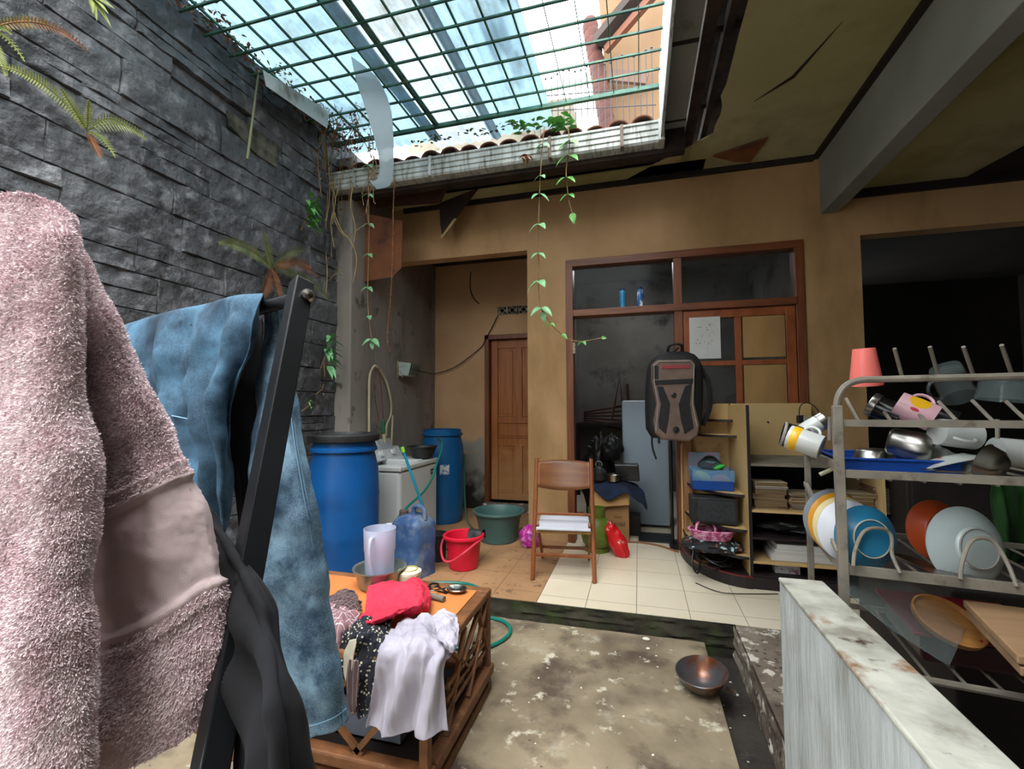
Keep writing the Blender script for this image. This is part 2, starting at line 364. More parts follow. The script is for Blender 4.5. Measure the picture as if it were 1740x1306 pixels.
# right ceiling, beam, trims
b = MB()
n = 60; edge = []
for i in range(n + 1):
    y = -2.4 + (YW + 2.4) * i / n
    e = .57 + .012 * fbm((y, 0, 0), 5, 4)
    if y > 3.0: e += .03 * (y - 3.0) + .02 * fbm((y, 2, 0), 9, 3)
    if y > 3.62: e -= .0 + (y - 3.62) * 1.3
    edge.append((max(e, -.1), y))
poly = edge + [(1.46, YW), (1.46, -2.4)]
b.prism(poly, ZC, ZC + .012); struct(b.build('ceiling', m_ceil))
b = MB(); b.bb(-2.4, .57, 3.98, YW, ZC, ZC + .012); struct(b.build('ceiling.001', m_ceil))
b = MB(); b.bb(1.58, 4.9, -2.4, YW, 3.04, 3.05)
struct(b.build('ceiling.002', m_ceil))
b = MB(); b.hexa([Vector(q) for q in ((1.45, -2.4, 2.88), (1.575, -2.4, 2.88), (1.575, YW, 2.88), (1.45, YW, 2.88), (1.45, -2.4, ZC), (1.575, -2.4, ZC), (1.575, YW, ZC), (1.45, YW, ZC))])
b.bb(1.575, 4.9, -2.4, YW, ZC + .05, ZC + .1)
struct(b.build('ceiling_beam', m_beamc, bevel=.006))
b = MB(); b.bb(1.41, 1.449, -2.4, YW, ZC - .03, ZC); struct(b.build('trim_1', m_dkwood))
b = MB(); b.bb(-2.3, 1.41, YW - .03, YW, ZC - .045, ZC); struct(b.build('trim_2', m_dkwood))
b = MB(); b.bb(1.58, 4.9, YW - .04, YW, 2.98, 3.04); struct(b.build('trim_3', m_dkwood))
# dark sheet under the right ceiling panel paints in a hole's unlit void
b = MB(); b.prism([(2.4, 4.13), (2.6, 3.2), (4.85, 2.0), (4.85, 4.13)], 3.03, 3.039); struct(b.build('ceiling_gap_shade', m_dkwood))
# void and rotted joists between the grey soffit and the ceiling
b = MB(); b.bb(-2.4, 5, -2.4, YW, 3.62, 3.66) if 0 else b.bb(.36, 1.46, -2.4, YW, 3.6, 3.64); struct(b.build('roof_underside', m_rot))
b = MB()
b.bb(.37, .44, -2.4, 4.1, ZC + .0, ZC + .1); b.bb(.5, .54, -2.4, 4.1, ZC + .05, ZC + .13)
for i in range(9): b.bb(.36, 1.4, -2.2 + i * .7, -2.15 + i * .7, ZC + .1, ZC + .17)
struct(b.build('ceiling_joists', m_rot))
b = MB(); b.bb(.205, .36, -2.4, 3.5, ZC - .005, ZC + .01); struct(b.build('soffit_board', m_soffit, bevel=.003))
b = MB(); b.bb(.205, .36, 2.62, 2.65, ZC - .008, ZC - .004); b.bb(.205, .36, 3.36, 3.38, ZC - .008, ZC - .004); struct(b.build('trim_4', m_dkwood))
b = MB(); b.bb(.185, .205, -2.4, 3.42, 3.25, 3.75); struct(b.build('fascia_board', m_white_metal, bevel=.003))
# eave deck: rough dark boards behind the gutter
b = MB()
b.hexa([Vector(q) for q in ((-2.6, 3.45, 3.40), (.36, 3.45, 3.40), (.36, YW, 3.46), (-2.6, YW, 3.46), (-2.6, 3.45, 3.43), (.36, 3.45, 3.43), (.36, YW, 3.5), (-2.6, YW, 3.5))])
b.bb(-2.6, .36, 3.47, 3.55, 3.2, 3.4); b.bb(-2.6, .2, 3.75, 3.8, 3.31, 3.39)
struct(b.build('eave_underside', m_rot))
# back wall of the court behind the camera
b = MB(); b.bb(XL, 5, -2.5, -2.4, -.2, 3.8); struct(b.build('wall_front', m_beamc))
b = MB(); b.hexa([Vector(q) for q in ((-2.9, 3.46, 3.36), (.36, 3.46, 3.36), (.36, 6.2, 4.0), (-2.9, 6.2, 4.0), (-2.9, 3.46, 3.4), (.36, 3.46, 3.4), (.36, 6.2, 4.04), (-2.9, 6.2, 4.04))]); struct(b.build('roof_deck', m_rot))
la = bpy.data.lights.new('inner_room_fill', 'AREA'); la.energy = 9; la.size = .5; la.color = (.93, .96, 1); lo = bpy.data.objects.new('inner_room_fill', la); col.objects.link(lo); lo.location = (-.1, 5.9, 3.1)  # added fill light brightens the inner room wall, no fixture there
# low white wall
m_lime = M('limewashed_wall', '#bfc4c2', '#a0a5a2', 3, rough=.85, bump=.6, bscale=16, stretch=(4, 4, .7), c3='#85806f', s3=3, t3=.68, w3=.08)
m_limetop = M('stained_wall_top', '#b3b2a6', '#86857a', 9, rough=.85, bump=.6, bscale=22, c3='#54402f', s3=4.5, t3=.6, w3=.09)
def blot(m, sc, t, w_, colr, off=0, det=8):
    N, L, p = nodes_of(m); n1 = N.new('ShaderNodeTexNoise'); n1.inputs['Scale'].default_value = sc; n1.inputs['Detail'].default_value = det; n1.inputs['Roughness'].default_value = .6; tc = N.new('ShaderNodeTexCoord'); mp = N.new('ShaderNodeMapping'); mp.inputs['Location'].default_value = (off, off * .7, -off)
    L.new(tc.outputs['Object'], mp.inputs[0]); L.new(mp.outputs[0], n1.inputs['Vector']); r = N.new('ShaderNodeMapRange'); r.inputs[1].default_value = t - w_; r.inputs[2].default_value = t + w_; L.new(n1.outputs[0], r.inputs[0]); mixin(N, L, p, r.outputs[0], colr)
blot(m_limetop, 8, .6, .05, '#7a5a40', 3); blot(m_limetop, 13, .66, .04, '#3d2c22', 9); blot(m_lime, 2.5, .6, .1, '#8a8676', 5)
blot(m_conc, 3.2, .58, .07, '#514438', 4); blot(m_conc, 9, .63, .04, '#c2bba6', 8); blot(m_conc, 26, .68, .03, '#3f382d', 2)
blot(m_plat, 2.5, .52, .08, '#4f4238', 3); blot(m_plat, 14, .58, .03, '#c9c2b4', 7); blot(m_plat, 30, .62, .03, '#2f2822', 1)
blot(m_grey, 5, .64, .05, '#47403a', 6); blot(m_cream, .9, .6, .2, '#8f6f45', 6)
b = MB(); LW = (.372, .478, .12, 1.46)
b.bb(LW[0], LW[1], LW[2], LW[3], -.3, .846); b.mi = 1; b.bb(LW[0] - .002, LW[1] + .002, LW[2], LW[3] + .002, .838, .85)
struct(b.build('low_wall', [m_lime, m_limetop], bevel=.004))
# ------------------------------------------------------------------ door, window frame, vents
m_bluefilm = M('dark_void', '#050505')
def wood_door():
    d = thing('door_1', None, None, (0, 0, 0)); struct(d)
    y = YB - .0
    f = MB(); f.bb(DX0, DX0 + .055, y - .02, y + .12, .2, DZ1); f.bb(DX0, DX1, y - .02, y + .12, DZ1 - .055, DZ1); f.bb(DX1 - .02, DX1, y - .02, y + .12, .2, DZ1)
    f.build('door_frame', m_brown, d, bevel=.004)
    x0, x1, z0, z1 = DX0 + .06, DX1 - .02, .22, DZ1 - .06; W = x1 - x0
    b = MB(); yb = y + .06
    s = .085; mid = (x0 + x1) / 2
    rails = [z0, z0 + .1, .86, .95, 1.12, 1.2, z1 - .1, z1]
    b.bb(x0, x0 + s, yb, yb + .04, z0, z1); b.bb(x1 - s, x1, yb, yb + .04, z0, z1); b.bb(mid - s / 2, mid + s / 2, yb + .001, yb + .039, z0, .9); b.bb(mid - s / 2, mid + s / 2, yb + .001, yb + .039, 1.16, z1)
    for a, c in ((z0, z0 + .08), (.86, .95), (1.13, 1.21), (z1 - .1, z1)): b.bb(x0 + s, x1 - s, yb + .0015, yb + .0385, a, c)
    leafo = b.build('door_leaf', m_door, d, bevel=.004)
    for a, c, e, g in ((x0 + s, mid - s / 2, z0 + .08, .86), (mid + s / 2, x1 - s, z0 + .08, .86), (x0 + s, mid - s / 2, 1.21, z1 - .1), (mid + s / 2, x1 - s, 1.21, z1 - .1), (x0 + s, x1 - s, .95, 1.13)):
        q = MB(); q.bb(a, c, yb + .016, yb + .03, e, g); q.bb(a + .03, c - .03, yb + .008, yb + .02, e + .03, g - .03); q.build('door_panel', m_door, leafo, bevel=.006)
wood_door()
b = MB(); b.bb(DX0 - .0, DX1, YB - .12, YB + .12, ZT, .2); struct(b.build('door_sill', m_plat, bevel=.01))
m_vent = M('vent_block_grey', '#9a9184', '#7d7569', 6, rough=.9, bump=.4)
for k, x in enumerate((-1.505, -1.24)):          # two pierced vent blocks over the door
    b = MB(); x0, x1, z0, z1 = x - .125, x + .125, 2.44, 2.54; y0, y1 = YB - .012, YB + .03
    b.bb(x0, x1, y0, y1, z0, z0 + .01); b.bb(x0, x1, y0, y1, z1 - .01, z1); b.bb(x0, x0 + .01, y0, y1, z0, z1); b.bb(x1 - .01, x1, y0, y1, z0, z1); b.bb(x - .01, x + .01, y0, y1, z0, z1)
    for c in (x - .0625, x + .0625):
        b.lathe([(.026, -.02), (.034, -.02), (.034, .02), (.026, .02), (.026, -.02)], 12, (c, YB + .005, 2.49), Matrix.Rotation(R(90), 3, 'X'))
        for a in (0, 90, 180, 270):
            dx, dz = math.cos(R(a)), math.sin(R(a)); b.bar((c + dx * .032, YB + .005, 2.49 + dz * .032), (c + dx * .06, YB + .005, 2.49 + dz * .06), .01, .03)
    ob = b.build('vent_block', m_vent, o=(x, YB, 2.44))
    tag(ob, ('pierced grey vent block over the brown door, nearer the grey wall', 'pierced grey vent block over the brown door, beside the ochre pier')[k], 'vent', 'vent blocks over the door')
b = MB(); b.bb(-1.7, -1.05, YB + .2, YB + .22, 2.3, 2.7); struct(b.build('vent_backing', m_dkwood))
# big frame with open doorway, transoms and a casement
wd = struct(thing('window_1', None, None, (0, 0, 0)))
yf0, yf1 = YW - .03, YW + .1; T = .065; XM = .345
f = MB(); f.bb(FX0, FX0 + T, yf0, yf1, ZT, FZ); f.bb(FX1 - T, FX1, yf0, yf1, ZT, FZ); f.bb(XM - .035, XM + .035, yf0 + .001, yf1, ZT, FZ - T)
f.build('frame_post', m_brown, wd, bevel=.004)
f = MB(); f.bb(FX0, FX1, yf0 - .002, yf1 + .002, FZ - T, FZ); f.bb(FX0 + T, FX1 - T, yf0 - .02, yf1 - .001, 2.15, 2.21); f.build('frame_rail', m_brownh, wd, bevel=.004)
f = MB(); f.bb(XM + .035, FX1 - T, yf0, yf1, .93, 1.0); f.build('window_sill', m_brownh, wd, bevel=.004)
m_cas = M('casement_wood', '#7a3c1a', '#94502a', 3, rough=.4, stretch=(5, 5, 2), bump=.1)
cx0, cx1, cz0, cz1 = XM + .04, FX1 - T - .005, 1.02, 2.145
c = MB(); s = .07; yc = YW - .02
cm = cx0 + (cx1 - cx0) * .5
c.bb(cx0, cx0 + s, yc, yc + .045, cz0, cz1); c.bb(cx1 - s, cx1, yc, yc + .045, cz0, cz1); c.bb(cx0 + s, cx1 - s, yc + .001, yc + .044, cz1 - s, cz1); c.bb(cx0 + s, cx1 - s, yc + .001, yc + .044, cz0, cz0 + s)
c.bb(cm - .025, cm + .025, yc + .002, yc + .043, cz0 + s, cz1 - s); c.bb(cx0 + s, cx1 - s, yc + .003, yc + .042, 1.67, 1.71)
cas = c.build('casement', m_cas, wd, bevel=.003)
m_glass = M('dirty_dark_glass', '#3a3c3c', rough=.12, alpha=.25, spec=.25)
for a, bb_ in ((cx0 + s, cm - .025), (cm + .025, cx1 - s)):
    for e, g in ((cz0 + s, 1.67), (1.71, cz1 - s)):
        q = MB(); q.bb(a, bb_, yc + .02, yc + .024, e, g); q.build('pane', m_glass, cas)
for a, bb_ in ((FX0 + T, XM - .035), (XM + .035, FX1 - T)):
    q = MB(); q.bb(a, bb_, YW + .03, YW + .034, 2.21, FZ - T); q.build('pane', m_glass, wd)
m_card = M('kraft_cardboard', '#a5804f', '#8c6a3f', 1.6, rough=.85, stretch=(3, 1, .7), bump=.15, bscale=20)
for (a, e, g, k) in ((cm + .03, 1.73, 2.07, 0), (cm + .03, 1.25, 1.665, 1)):
    q = MB(); q.bb(a + .005, cx1 - s - .01, yc - .004, yc + .004, e, g); q.bb(a + .12 + .13 * k, a + .123 + .13 * k, yc - .0055, yc, e, g)
    tag(q.build('cardboard_sheet', m_card, o=(a, yc, e)), ('brown cardboard sheet blocking the upper right pane of the casement window', 'brown cardboard sheet blocking the lower right pane, behind the beige shelf unit')[k], 'cardboard')
m_paper = M('white_paper', '#c9c7c2', '#b7b5af', 3, rough=.9); m_ink = M('ink', '#38332f', rough=.9)
P_ = thing('paper_sheet', 'white paper sheet with scattered dark marks stuck in the casement window', 'paper', (.43, yc - .006, 1.73))
q = MB(); q.bb(0, .245, -.001, .001, 0, .355); q.build('sheet', m_paper, P_)
q = MB(); rnd = random.Random(5)
for i in range(34):
    x, z = rnd.uniform(.05, .2), rnd.uniform(.09, .3)
    if x < .13 and z > .18 and rnd.random() < .7: continue
    l = rnd.uniform(.003, .01); q.box((x, -.0016, z), (l, .001, rnd.uniform(.002, .007)))
q.box((.08, -.0016, .27), (.04, .001, .003)); q.build('drawing', m_ink, P_)
# two spray cans on the transom
m_can = M('blue_can', '#2f7fae', '#4aa0c8', 14, rough=.3, two=(.45, .55), c3='#cfe6ee', s3=30, t3=.66, w3=.02); m_can2 = M('blue_can_lettered', '#2d63a8', '#e3ecf2', 34, rough=.3, two=(.5, .56), stretch=(1, 1, .5)); m_cap = M('blue_can_cap', '#17335c', rough=.4)
for k, (px, m) in enumerate(((1058, m_can), (1088, m_can2))):
    p = aty(px, 525, YW - .01)
    t = thing('spray_can', ('plain light blue can on the door transom, on the left', 'blue can with white lettering on the door transom, on the right')[k], 'can', (p.x, YW - .005, 2.21), 0, 'blue cans on the transom')
    MB().lathe([(.024, 0), (.026, .004), (.026, .145), (.022, .155)], 16).build('body', m, t, smooth=True)
    MB().lathe([(.019, .155), (.019, .178), (.012, .182), (0, .182)], 16).build('cap', m_cap, t, smooth=True)
# key tag on the jamb
b = MB(); b.box((-.555, YW - .045, 1.86), (.022, .02, .1)); tag(b.build('door_latch_tag', M('aged_paper_tag', '#b3a88c', '#5d5443', 60, rough=.8), o=(-.555, YW - .04, 1.86)), 'small pale tag hanging on the left jamb of the open doorway', 'tag')
# ------------------------------------------------------------------ skylight
m_green = M('green_painted_steel', '#22483f', '#3d6a58', 8, rough=.6, c3='#6e7a5a', s3=12, t3=.66)
GZ = 3.68
b = MB()
y = 3.425; k = 0
while y > -2.3:
    b.bar((-2.62, y, GZ), (.2, y, GZ), .03 if k == 0 else .014, .03 if k == 0 else .012); k += 1; y -= .18
x = -.69
xs = [-.69 - .177 * i for i in range(11)] + [-.5, -.32, -.14, .04]
for x in xs:
    wdt = .012 if x < -.6 else .006
    b.bar((x, -2.3, GZ + .008), (x, 3.43, GZ + .008), wdt, wdt)
b.bar((-1.6, -2.3, GZ + .01), (-1.6, 3.43, GZ + .01), .025, .02)
tag(b.build('steel_grille', m_green, o=(-1.2, 3.43, GZ)), 'green steel grille of square cells spanning the open court overhead', 'grille')
m_sheet = thin('milky_roof_sheet', '#727f86', .05, dirt='#4a4538', ds=1.6); m_sheetb = thin('blue_roof_sheet', '#5d7480', .05, dirt='#434a44', ds=2.3)
def sheet(x0, x1, y0, y1, z, rz, m, lab, tilt=0):
    def fn(u, v):
        return Vector((x0 + u * (x1 - x0) + (v - .5) * rz, y0 + v * (y1 - y0), z + .012 * math.sin(u * (x1 - x0) * 2 * math.pi / .09) + tilt * v + .02 * nz((u * 2, v * 3, z), 1)))
    q = MB(); q.grid(fn, 60, 14); tag(q.build('roof_sheet', m, o=((x0 + x1) / 2, (y0 + y1) / 2, z), smooth=True, ang=180), lab, 'roof sheet', 'plastic sheets over the grille')
sheet(-2.8, -1.75, 1.5, 3.85, 3.86, .06, m_sheetb, 'bluish plastic roof sheet nearest the stone wall, littered with dry leaves', -.02)
sheet(-1.85, -1.2, 1.5, 3.98, 3.82, .02, m_sheet, 'milky plastic roof sheet over the grille, second from the stone wall', .02)
sheet(-1.28, -.68, 1.5, 4.0, 3.85, .0, m_sheetb, 'bluish plastic roof sheet ending at the red strip and the open sky gap', .02)
sheet(-.78, -.0, 1.5, 2.62, 3.9, .0, m_sheet, 'milky plastic roof sheet reaching the brown eave, in front of the open sky gap')
b = MB(); b.hexa([atz(*p, 3.97) for p in ((808, -5), (850, -5), (872, 62), (832, 68))] + [atz(*p, 3.97) + Vector((0, 0, .03)) for p in ((808, -5), (850, -5), (872, 62), (832, 68))])
m_dirty = M('dirty_board', '#3b352c', '#6b6453', 12, rough=.95, bump=.5, two=(.4, .6)); tag(b.build('dirty_plank', m_dirty, o=atz(840, 30, 3.97)), 'dirty mossy plank lying on the plastic roof sheets', 'plank')
b = MB(); q4 = ((870, 68), (886, 66), (888, 128), (882, 125)); b.hexa([atz(*p, 3.95) for p in q4] + [atz(*p, 3.95) + Vector((0, 0, .012)) for p in q4])
tag(b.build('red_strip', M('red_plastic', '#d8402a', rough=.5), o=atz(878, 80, 3.95)), 'narrow bright red strip beside the gap in the roof sheets', 'strip')
# hanging bent strip of sheet
rows = []
for (xa, ya, xb, yb, d) in ((596, 95, 640, 130, 3.3), (606, 140, 655, 158, 3.24), (618, 175, 665, 190, 3.2), (630, 215, 668, 225, 3.18), (640, 250, 669, 255, 3.17), (645, 285, 668, 290, 3.16), (640, 305, 662, 315, 3.14), (628, 306, 640, 321, 3.13)):
    a, c = atd(xa, ya, d), atd(xb, yb, d + .02); rows.append([a, (a + c) / 2 + Vector((0, -.02, 0)), c])
m_strip = thin('hanging_milky_plastic', '#c5d2d6', .04)
tag(patch(rows, 8, 40).build('torn_plastic_strip', m_strip, o=rows[0][0], smooth=True, ang=180), 'torn milky plastic strip hanging down through the grille over the gutter', 'plastic strip')
# gutter
prof = [(3.385, 3.235), (3.372, 3.25), (3.372, 3.275), (3.378, 3.28), (3.366, 3.285), (3.366, 3.315), (3.374, 3.32), (3.36, 3.326), (3.36, 3.36), (3.368, 3.364), (3.352, 3.37), (3.352, 3.385), (3.362, 3.385), (3.385, 3.36), (3.395, 3.26), (3.47, 3.26), (3.47, 3.37), (3.48, 3.37), (3.48, 3.235)]
G = thing('gutter', 'white ridged plastic gutter streaked with grime along the tiled eave', 'gutter', (-1.2, 3.4, 3.235))
m_gut = M('grimy_white_gutter', '#c4c8c4', '#a3a7a0', 2, rough=.5, c3='#6b6353', s3=6, t3=.58, w3=.1, stretch=(5, 1, .8))
b = MB(); b.prism([(a, z) for a, z in prof], -2.62, .2, Matrix(((0, 0, 1), (1, 0, 0), (0, 1, 0)))); b.build('channel', m_gut, G, o=(-1.2, 3.4, 3.235))
m_strap = M('rusty_strap', '#5d4c42', '#7c6f66', 20, rough=.8)
for x in (-2.33, -1.62, -.62, -.085):
    b = MB(); b.bb(x - .012, x + .012, 3.346, 3.352, 3.23, 3.39); b.bb(x - .012, x + .012, 3.346, 3.42, 3.225, 3.232); b.build('strap', m_strap if x > -.7 else m_gut, G, o=(-1.2, 3.4, 3.235))
b = MB(); b.bb(.17, .215, 3.345, 3.485, 3.23, 3.39); b.build('end_cap', m_gut, G, o=(-1.2, 3.4, 3.235), bevel=.006)
# roof tiles behind the gutter
tile0 = None
for i in range(16):
    x = -2.52 + i * .172
    if tile0 is None:
        q = MB()
        def tf(u, v):
            a = math.pi * u; return Vector((.075 * math.cos(a) * (1 - .1 * v), v * .5, .055 * math.sin(a) + v * .17))
        q.grid(tf, 10, 3); tile0 = q.build('roof_tile', m_terra, smooth=True, solid=.014, ang=80); t = tile0
    else: t = tile0.copy(); col.objects.link(t)
    t.location = (x, 3.44 + .01 * math.sin(i * 2.1), 3.425 + .01 * math.sin(i * 1.3)); t.rotation_euler = (0, 0, .06 * math.sin(i * 3.7))
    tag(t, 'curved mossy terracotta tile in the row behind the white gutter', 'roof tile', 'terracotta tiles behind the gutter')
# neighbour buildings beyond the roof
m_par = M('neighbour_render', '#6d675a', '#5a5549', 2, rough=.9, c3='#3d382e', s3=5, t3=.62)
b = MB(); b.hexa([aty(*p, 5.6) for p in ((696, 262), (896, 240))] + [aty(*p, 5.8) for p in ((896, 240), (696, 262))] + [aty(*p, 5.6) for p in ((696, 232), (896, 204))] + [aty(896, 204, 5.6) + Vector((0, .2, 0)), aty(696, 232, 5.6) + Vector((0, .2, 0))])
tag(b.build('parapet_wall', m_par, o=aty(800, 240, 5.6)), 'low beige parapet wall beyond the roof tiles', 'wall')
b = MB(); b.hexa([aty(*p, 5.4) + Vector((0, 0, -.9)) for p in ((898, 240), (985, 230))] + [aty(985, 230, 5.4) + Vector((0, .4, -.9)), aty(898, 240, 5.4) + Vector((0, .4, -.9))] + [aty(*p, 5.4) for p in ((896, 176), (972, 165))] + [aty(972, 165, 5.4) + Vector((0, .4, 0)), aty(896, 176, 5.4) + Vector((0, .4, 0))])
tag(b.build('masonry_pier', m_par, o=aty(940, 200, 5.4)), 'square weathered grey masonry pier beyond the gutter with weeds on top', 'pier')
hb = thing('neighbour_house', 'ochre neighbour house with tiled verge seen through the skylight gap', 'house', aty(1060, 240, 6.5))
ho = hb.location
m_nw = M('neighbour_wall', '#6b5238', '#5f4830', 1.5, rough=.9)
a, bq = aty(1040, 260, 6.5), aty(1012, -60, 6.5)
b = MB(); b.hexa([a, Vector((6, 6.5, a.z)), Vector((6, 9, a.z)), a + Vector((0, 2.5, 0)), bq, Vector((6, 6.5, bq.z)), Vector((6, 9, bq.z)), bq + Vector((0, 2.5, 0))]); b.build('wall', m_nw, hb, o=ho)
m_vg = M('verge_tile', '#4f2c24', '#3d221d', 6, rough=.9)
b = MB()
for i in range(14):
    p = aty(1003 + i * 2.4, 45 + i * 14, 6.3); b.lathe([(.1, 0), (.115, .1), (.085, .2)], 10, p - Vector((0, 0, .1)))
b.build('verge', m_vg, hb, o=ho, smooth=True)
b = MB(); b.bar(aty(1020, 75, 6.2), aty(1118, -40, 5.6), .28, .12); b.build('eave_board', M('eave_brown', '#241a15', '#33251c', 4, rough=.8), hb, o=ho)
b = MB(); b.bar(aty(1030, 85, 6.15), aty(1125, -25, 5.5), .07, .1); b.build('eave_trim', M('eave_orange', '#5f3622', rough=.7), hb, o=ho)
b = MB(); b.bar(aty(1030, 128, 6.3), aty(1100, 134, 6.3), .06, .16); b.build('window_ledge', M('ledge_brown', '#5d4538', rough=.8), hb, o=ho)
b = MB()
for i in range(22):
    px = 900 + i * 10; yb = 206 - i * .6; yt = (140 if i > 2 else 160) - i * 2.6 + 4 * math.sin(i * 5)
    b.tube([aty(px, yb, 5.0) + Vector((0, 0, -.98)), aty(px - 3, yt, 5.0)], .006, 5); p = aty(px - 3, yt, 5.0); b.tube([p, p + Vector((.0, 0, .03))], [.016, .004], 5)
for (yy0, yy1) in ((190, 178), (165, 148)): b.tube([aty(900, yy0, 5.0), aty(1115, yy1, 5.0)], .006, 5)
tag(b.build('spiked_wire_fence', M('wire_dark', '#2c2a2c', rough=.7), o=aty(1000, 206, 5.0)), 'thin dark fence of upright wires with spiked tips beyond the gutter', 'fence')
# ------------------------------------------------------------------ plants
m_leaf = M('green_leaf', '#3f7d35', '#6fae55', 20, rough=.45); m_leaf2 = M('pale_green_leaf', '#86b58a', '#5f9c5d', 25, rough=.4)
m_fern = M('yellow_green_fern', '#59652b', '#868a45', 12, rough=.6); m_fern2 = M('dull_green_fern', '#46552a', '#757a3e', 12, rough=.6); m_dry = M('dry_orange_fern', '#5f3820', '#85532c', 15, rough=.8)
m_twig = M('dry_twig', '#6e5136', '#8f7350', 15, rough=.9); m_root = M('pale_rootlet', '#a58f62', '#8b7448', 15, rough=.9); m_dryleaf = M('dry_brown_leaf', '#6d4630', '#8f6440', 15, rough=.9)
def leaf(mb, p, d, l, w, up=(0, 0, 1), fold=.3, droop=.2):
    d = Vector(d).normalized(); u = Vector(up); x = d.cross(u); x = x.normalized() if x.length > 1e-5 else Vector((1, 0, 0)); n = x.cross(d)
    P = []
    for t, ww in ((0, .08), (.12, .75), (.35, 1), (.65, .7), (.88, .3), (1, 0)):
        c = Vector(p) + d * l * t - Vector((0, 0, droop * l * t * t)); P += [c - x * w / 2 * ww + n * fold * w / 2 * ww, c, c + x * w / 2 * ww + n * fold * w / 2 * ww]
    fs = []
    for i in range(5):
        a = i * 3; fs += [(a, a + 1, a + 4, a + 3), (a + 1, a + 2, a + 5, a + 4)]
    mb.add(P, fs)
def vine(name, lab, pts, seg, size, sm=m_twig, lm=m_leaf2, group=None, cat='vine', seed=1, stemr=.004, skip=0):
    rnd = random.Random(seed); pts = smoothpts([p for p in pts], 8); t = thing(name, lab, cat, pts[0], 0, group)
    MB().tube(pts, stemr, 5).build('stem', sm, t, o=pts[0])
    L_ = [0]
    for i in range(1, len(pts)): L_.append(L_[-1] + (pts[i] - pts[i - 1]).length)
    mb = MB(); s = seg * .6 + skip
    while s < L_[-1]:
        i = next(k for k in range(len(L_)) if L_[k] >= s); p = pts[i]
        a = rnd.uniform(-.5, .5); sc = size * rnd.uniform(.75, 1.15)
        for sg in (-1, 1):
            if rnd.random() < .1: continue
            d = Vector((sg * math.cos(a), sg * math.sin(a) - .5, -.35)); leaf(mb, p, d, sc, sc * .8, (0, -.5, 1), .25, .5)
        s += seg * rnd.uniform(.75, 1.3)
    d = (pts[-1] - pts[-2]); leaf(mb, pts[-1], d, size * .8, size * .6, (0, -1, .2)); mb.build('leaves', lm, t, o=pts[0]); return t
Y = 3.335
vine('hanging_vine', 'long green vine hanging from the gutter in front of the ochre pier', [aty(*p, Y) for p in ((925, 215), (920, 270), (916, 350), (915, 430), (916, 500), (922, 530))], .2, .085, group='vines hanging from the gutter', seed=3)
vine('hanging_vine', 'short green vine hanging from the gutter just right of the long one', [aty(*p, Y) for p in ((965, 215), (968, 250), (962, 290), (966, 335), (972, 362))], .16, .09, lm=m_leaf, group='vines hanging from the gutter', seed=8)
vine('hanging_vine', 'thin vine with paired leaves hanging in front of the brown board and grey wall', [aty(*p, Y) for p in ((626, 250), (626, 320), (627, 400), (625, 480), (626, 530), (632, 580))], .23, .075, group='vines hanging from the gutter', seed=5)
vine('hanging_vine', 'reddish leafless runner hanging from the gutter right of the thin leafy vine', [aty(*p, Y) for p in ((670, 300), (668, 360), (667, 420), (664, 500), (658, 570), (662, 595))], .1, .018, sm=m_dry, lm=m_dry, group='vines hanging from the gutter', seed=6)
vine('hanging_vine', 'curling vine tip reaching across the top of the open doorway', [aty(922, 528, 3.335), aty(938, 552, 3.36), aty(960, 572, 3.4), aty(985, 580, 3.42), aty(1022, 574, 3.44)], .16, .05, lm=m_leaf, group='vines hanging from the gutter', seed=9)
# leafy clump on the gutter
def clump(name, lab, c, n, r, size, m, seed, flat=.5, cat='plant', droop=.4, ymin=None):
    rnd = random.Random(seed); mb = MB(); c = Vector(c)
    for i in range(n):
        a = rnd.uniform(0, 6.28); e = rnd.uniform(-.2, 1); d = Vector((math.cos(a), math.sin(a) * .6 - .3, e * flat)); q = c + Vector((rnd.uniform(-r[0], r[0]), rnd.uniform(-r[1], r[1]), rnd.uniform(0, r[2])))
        leaf(mb, q, d, size * rnd.uniform(.6, 1.2), size * .6 * rnd.uniform(.6, 1.1), droop=droop)
    return tag(mb.build(name, m, o=c), lab, cat)
clump('gutter_weed', 'leafy green creeper clump spilling over the gutter above the ochre pier', aty(915, 222, 3.38), 34, (.22, .05, .1), .09, m_leaf, 11)
clump('gutter_weed', 'small leafy green clump on the gutter left of the grey masonry pier shadow', aty(965, 218, 3.38), 14, (.12, .05, .05), .1, m_leaf, 12)
clump('dry_leaf_tuft', 'shrivelled brown leaf tuft hanging below the gutter clump', aty(893, 268, 3.32), 10, (.03, .02, .03), .06, m_dryleaf, 13, -.6)
clump('roof_weed', 'low tangle of weeds between the terracotta tiles over the gutter', aty(790, 232, 3.45), 70, (.5, .04, .03), .045, m_fern2, 14, .8)
def frond(mb, base, tip, sag, pw, n=26):
    base, tip = Vector(base), Vector(tip); pts = []; ln = (tip - base).length; n = max(10, int(ln / .011)); pw *= min(1, ln / .3 + .25)
    for i in range(n + 1):
        t = i / n; pts.append(base.lerp(tip, t) + Vector((0, 0, sag * 4 * t * (1 - t))))
    mb.tube(pts, .0025, 4)
    ax = (tip - base).normalized(); out = Vector((1, 0, 0)); side = ax.cross(out).normalized()
    for i in range(2, n):
        t = i / n; w = pw * math.sin(math.pi * (t * .85 + .12)) ** .7
        for sg in (-1, 1): leaf(mb, pts[i], side * sg + ax * .35 + Vector((.2, 0, 0)), w, .0065, (1, 0, 0), .1, .1)
def fern(name, lab, root, tips, pw=.04, m=m_fern, dead=()):
    r0 = atx(*root, XL + .03); t = thing(name, lab, 'fern', r0)
    for k, (px, py, out, sag) in enumerate(tips):
        q = MB(); frond(q, r0, atx(px, py, XL + out), sag, pw); q.build('frond', m_dry if k in dead else m, t, o=r0)
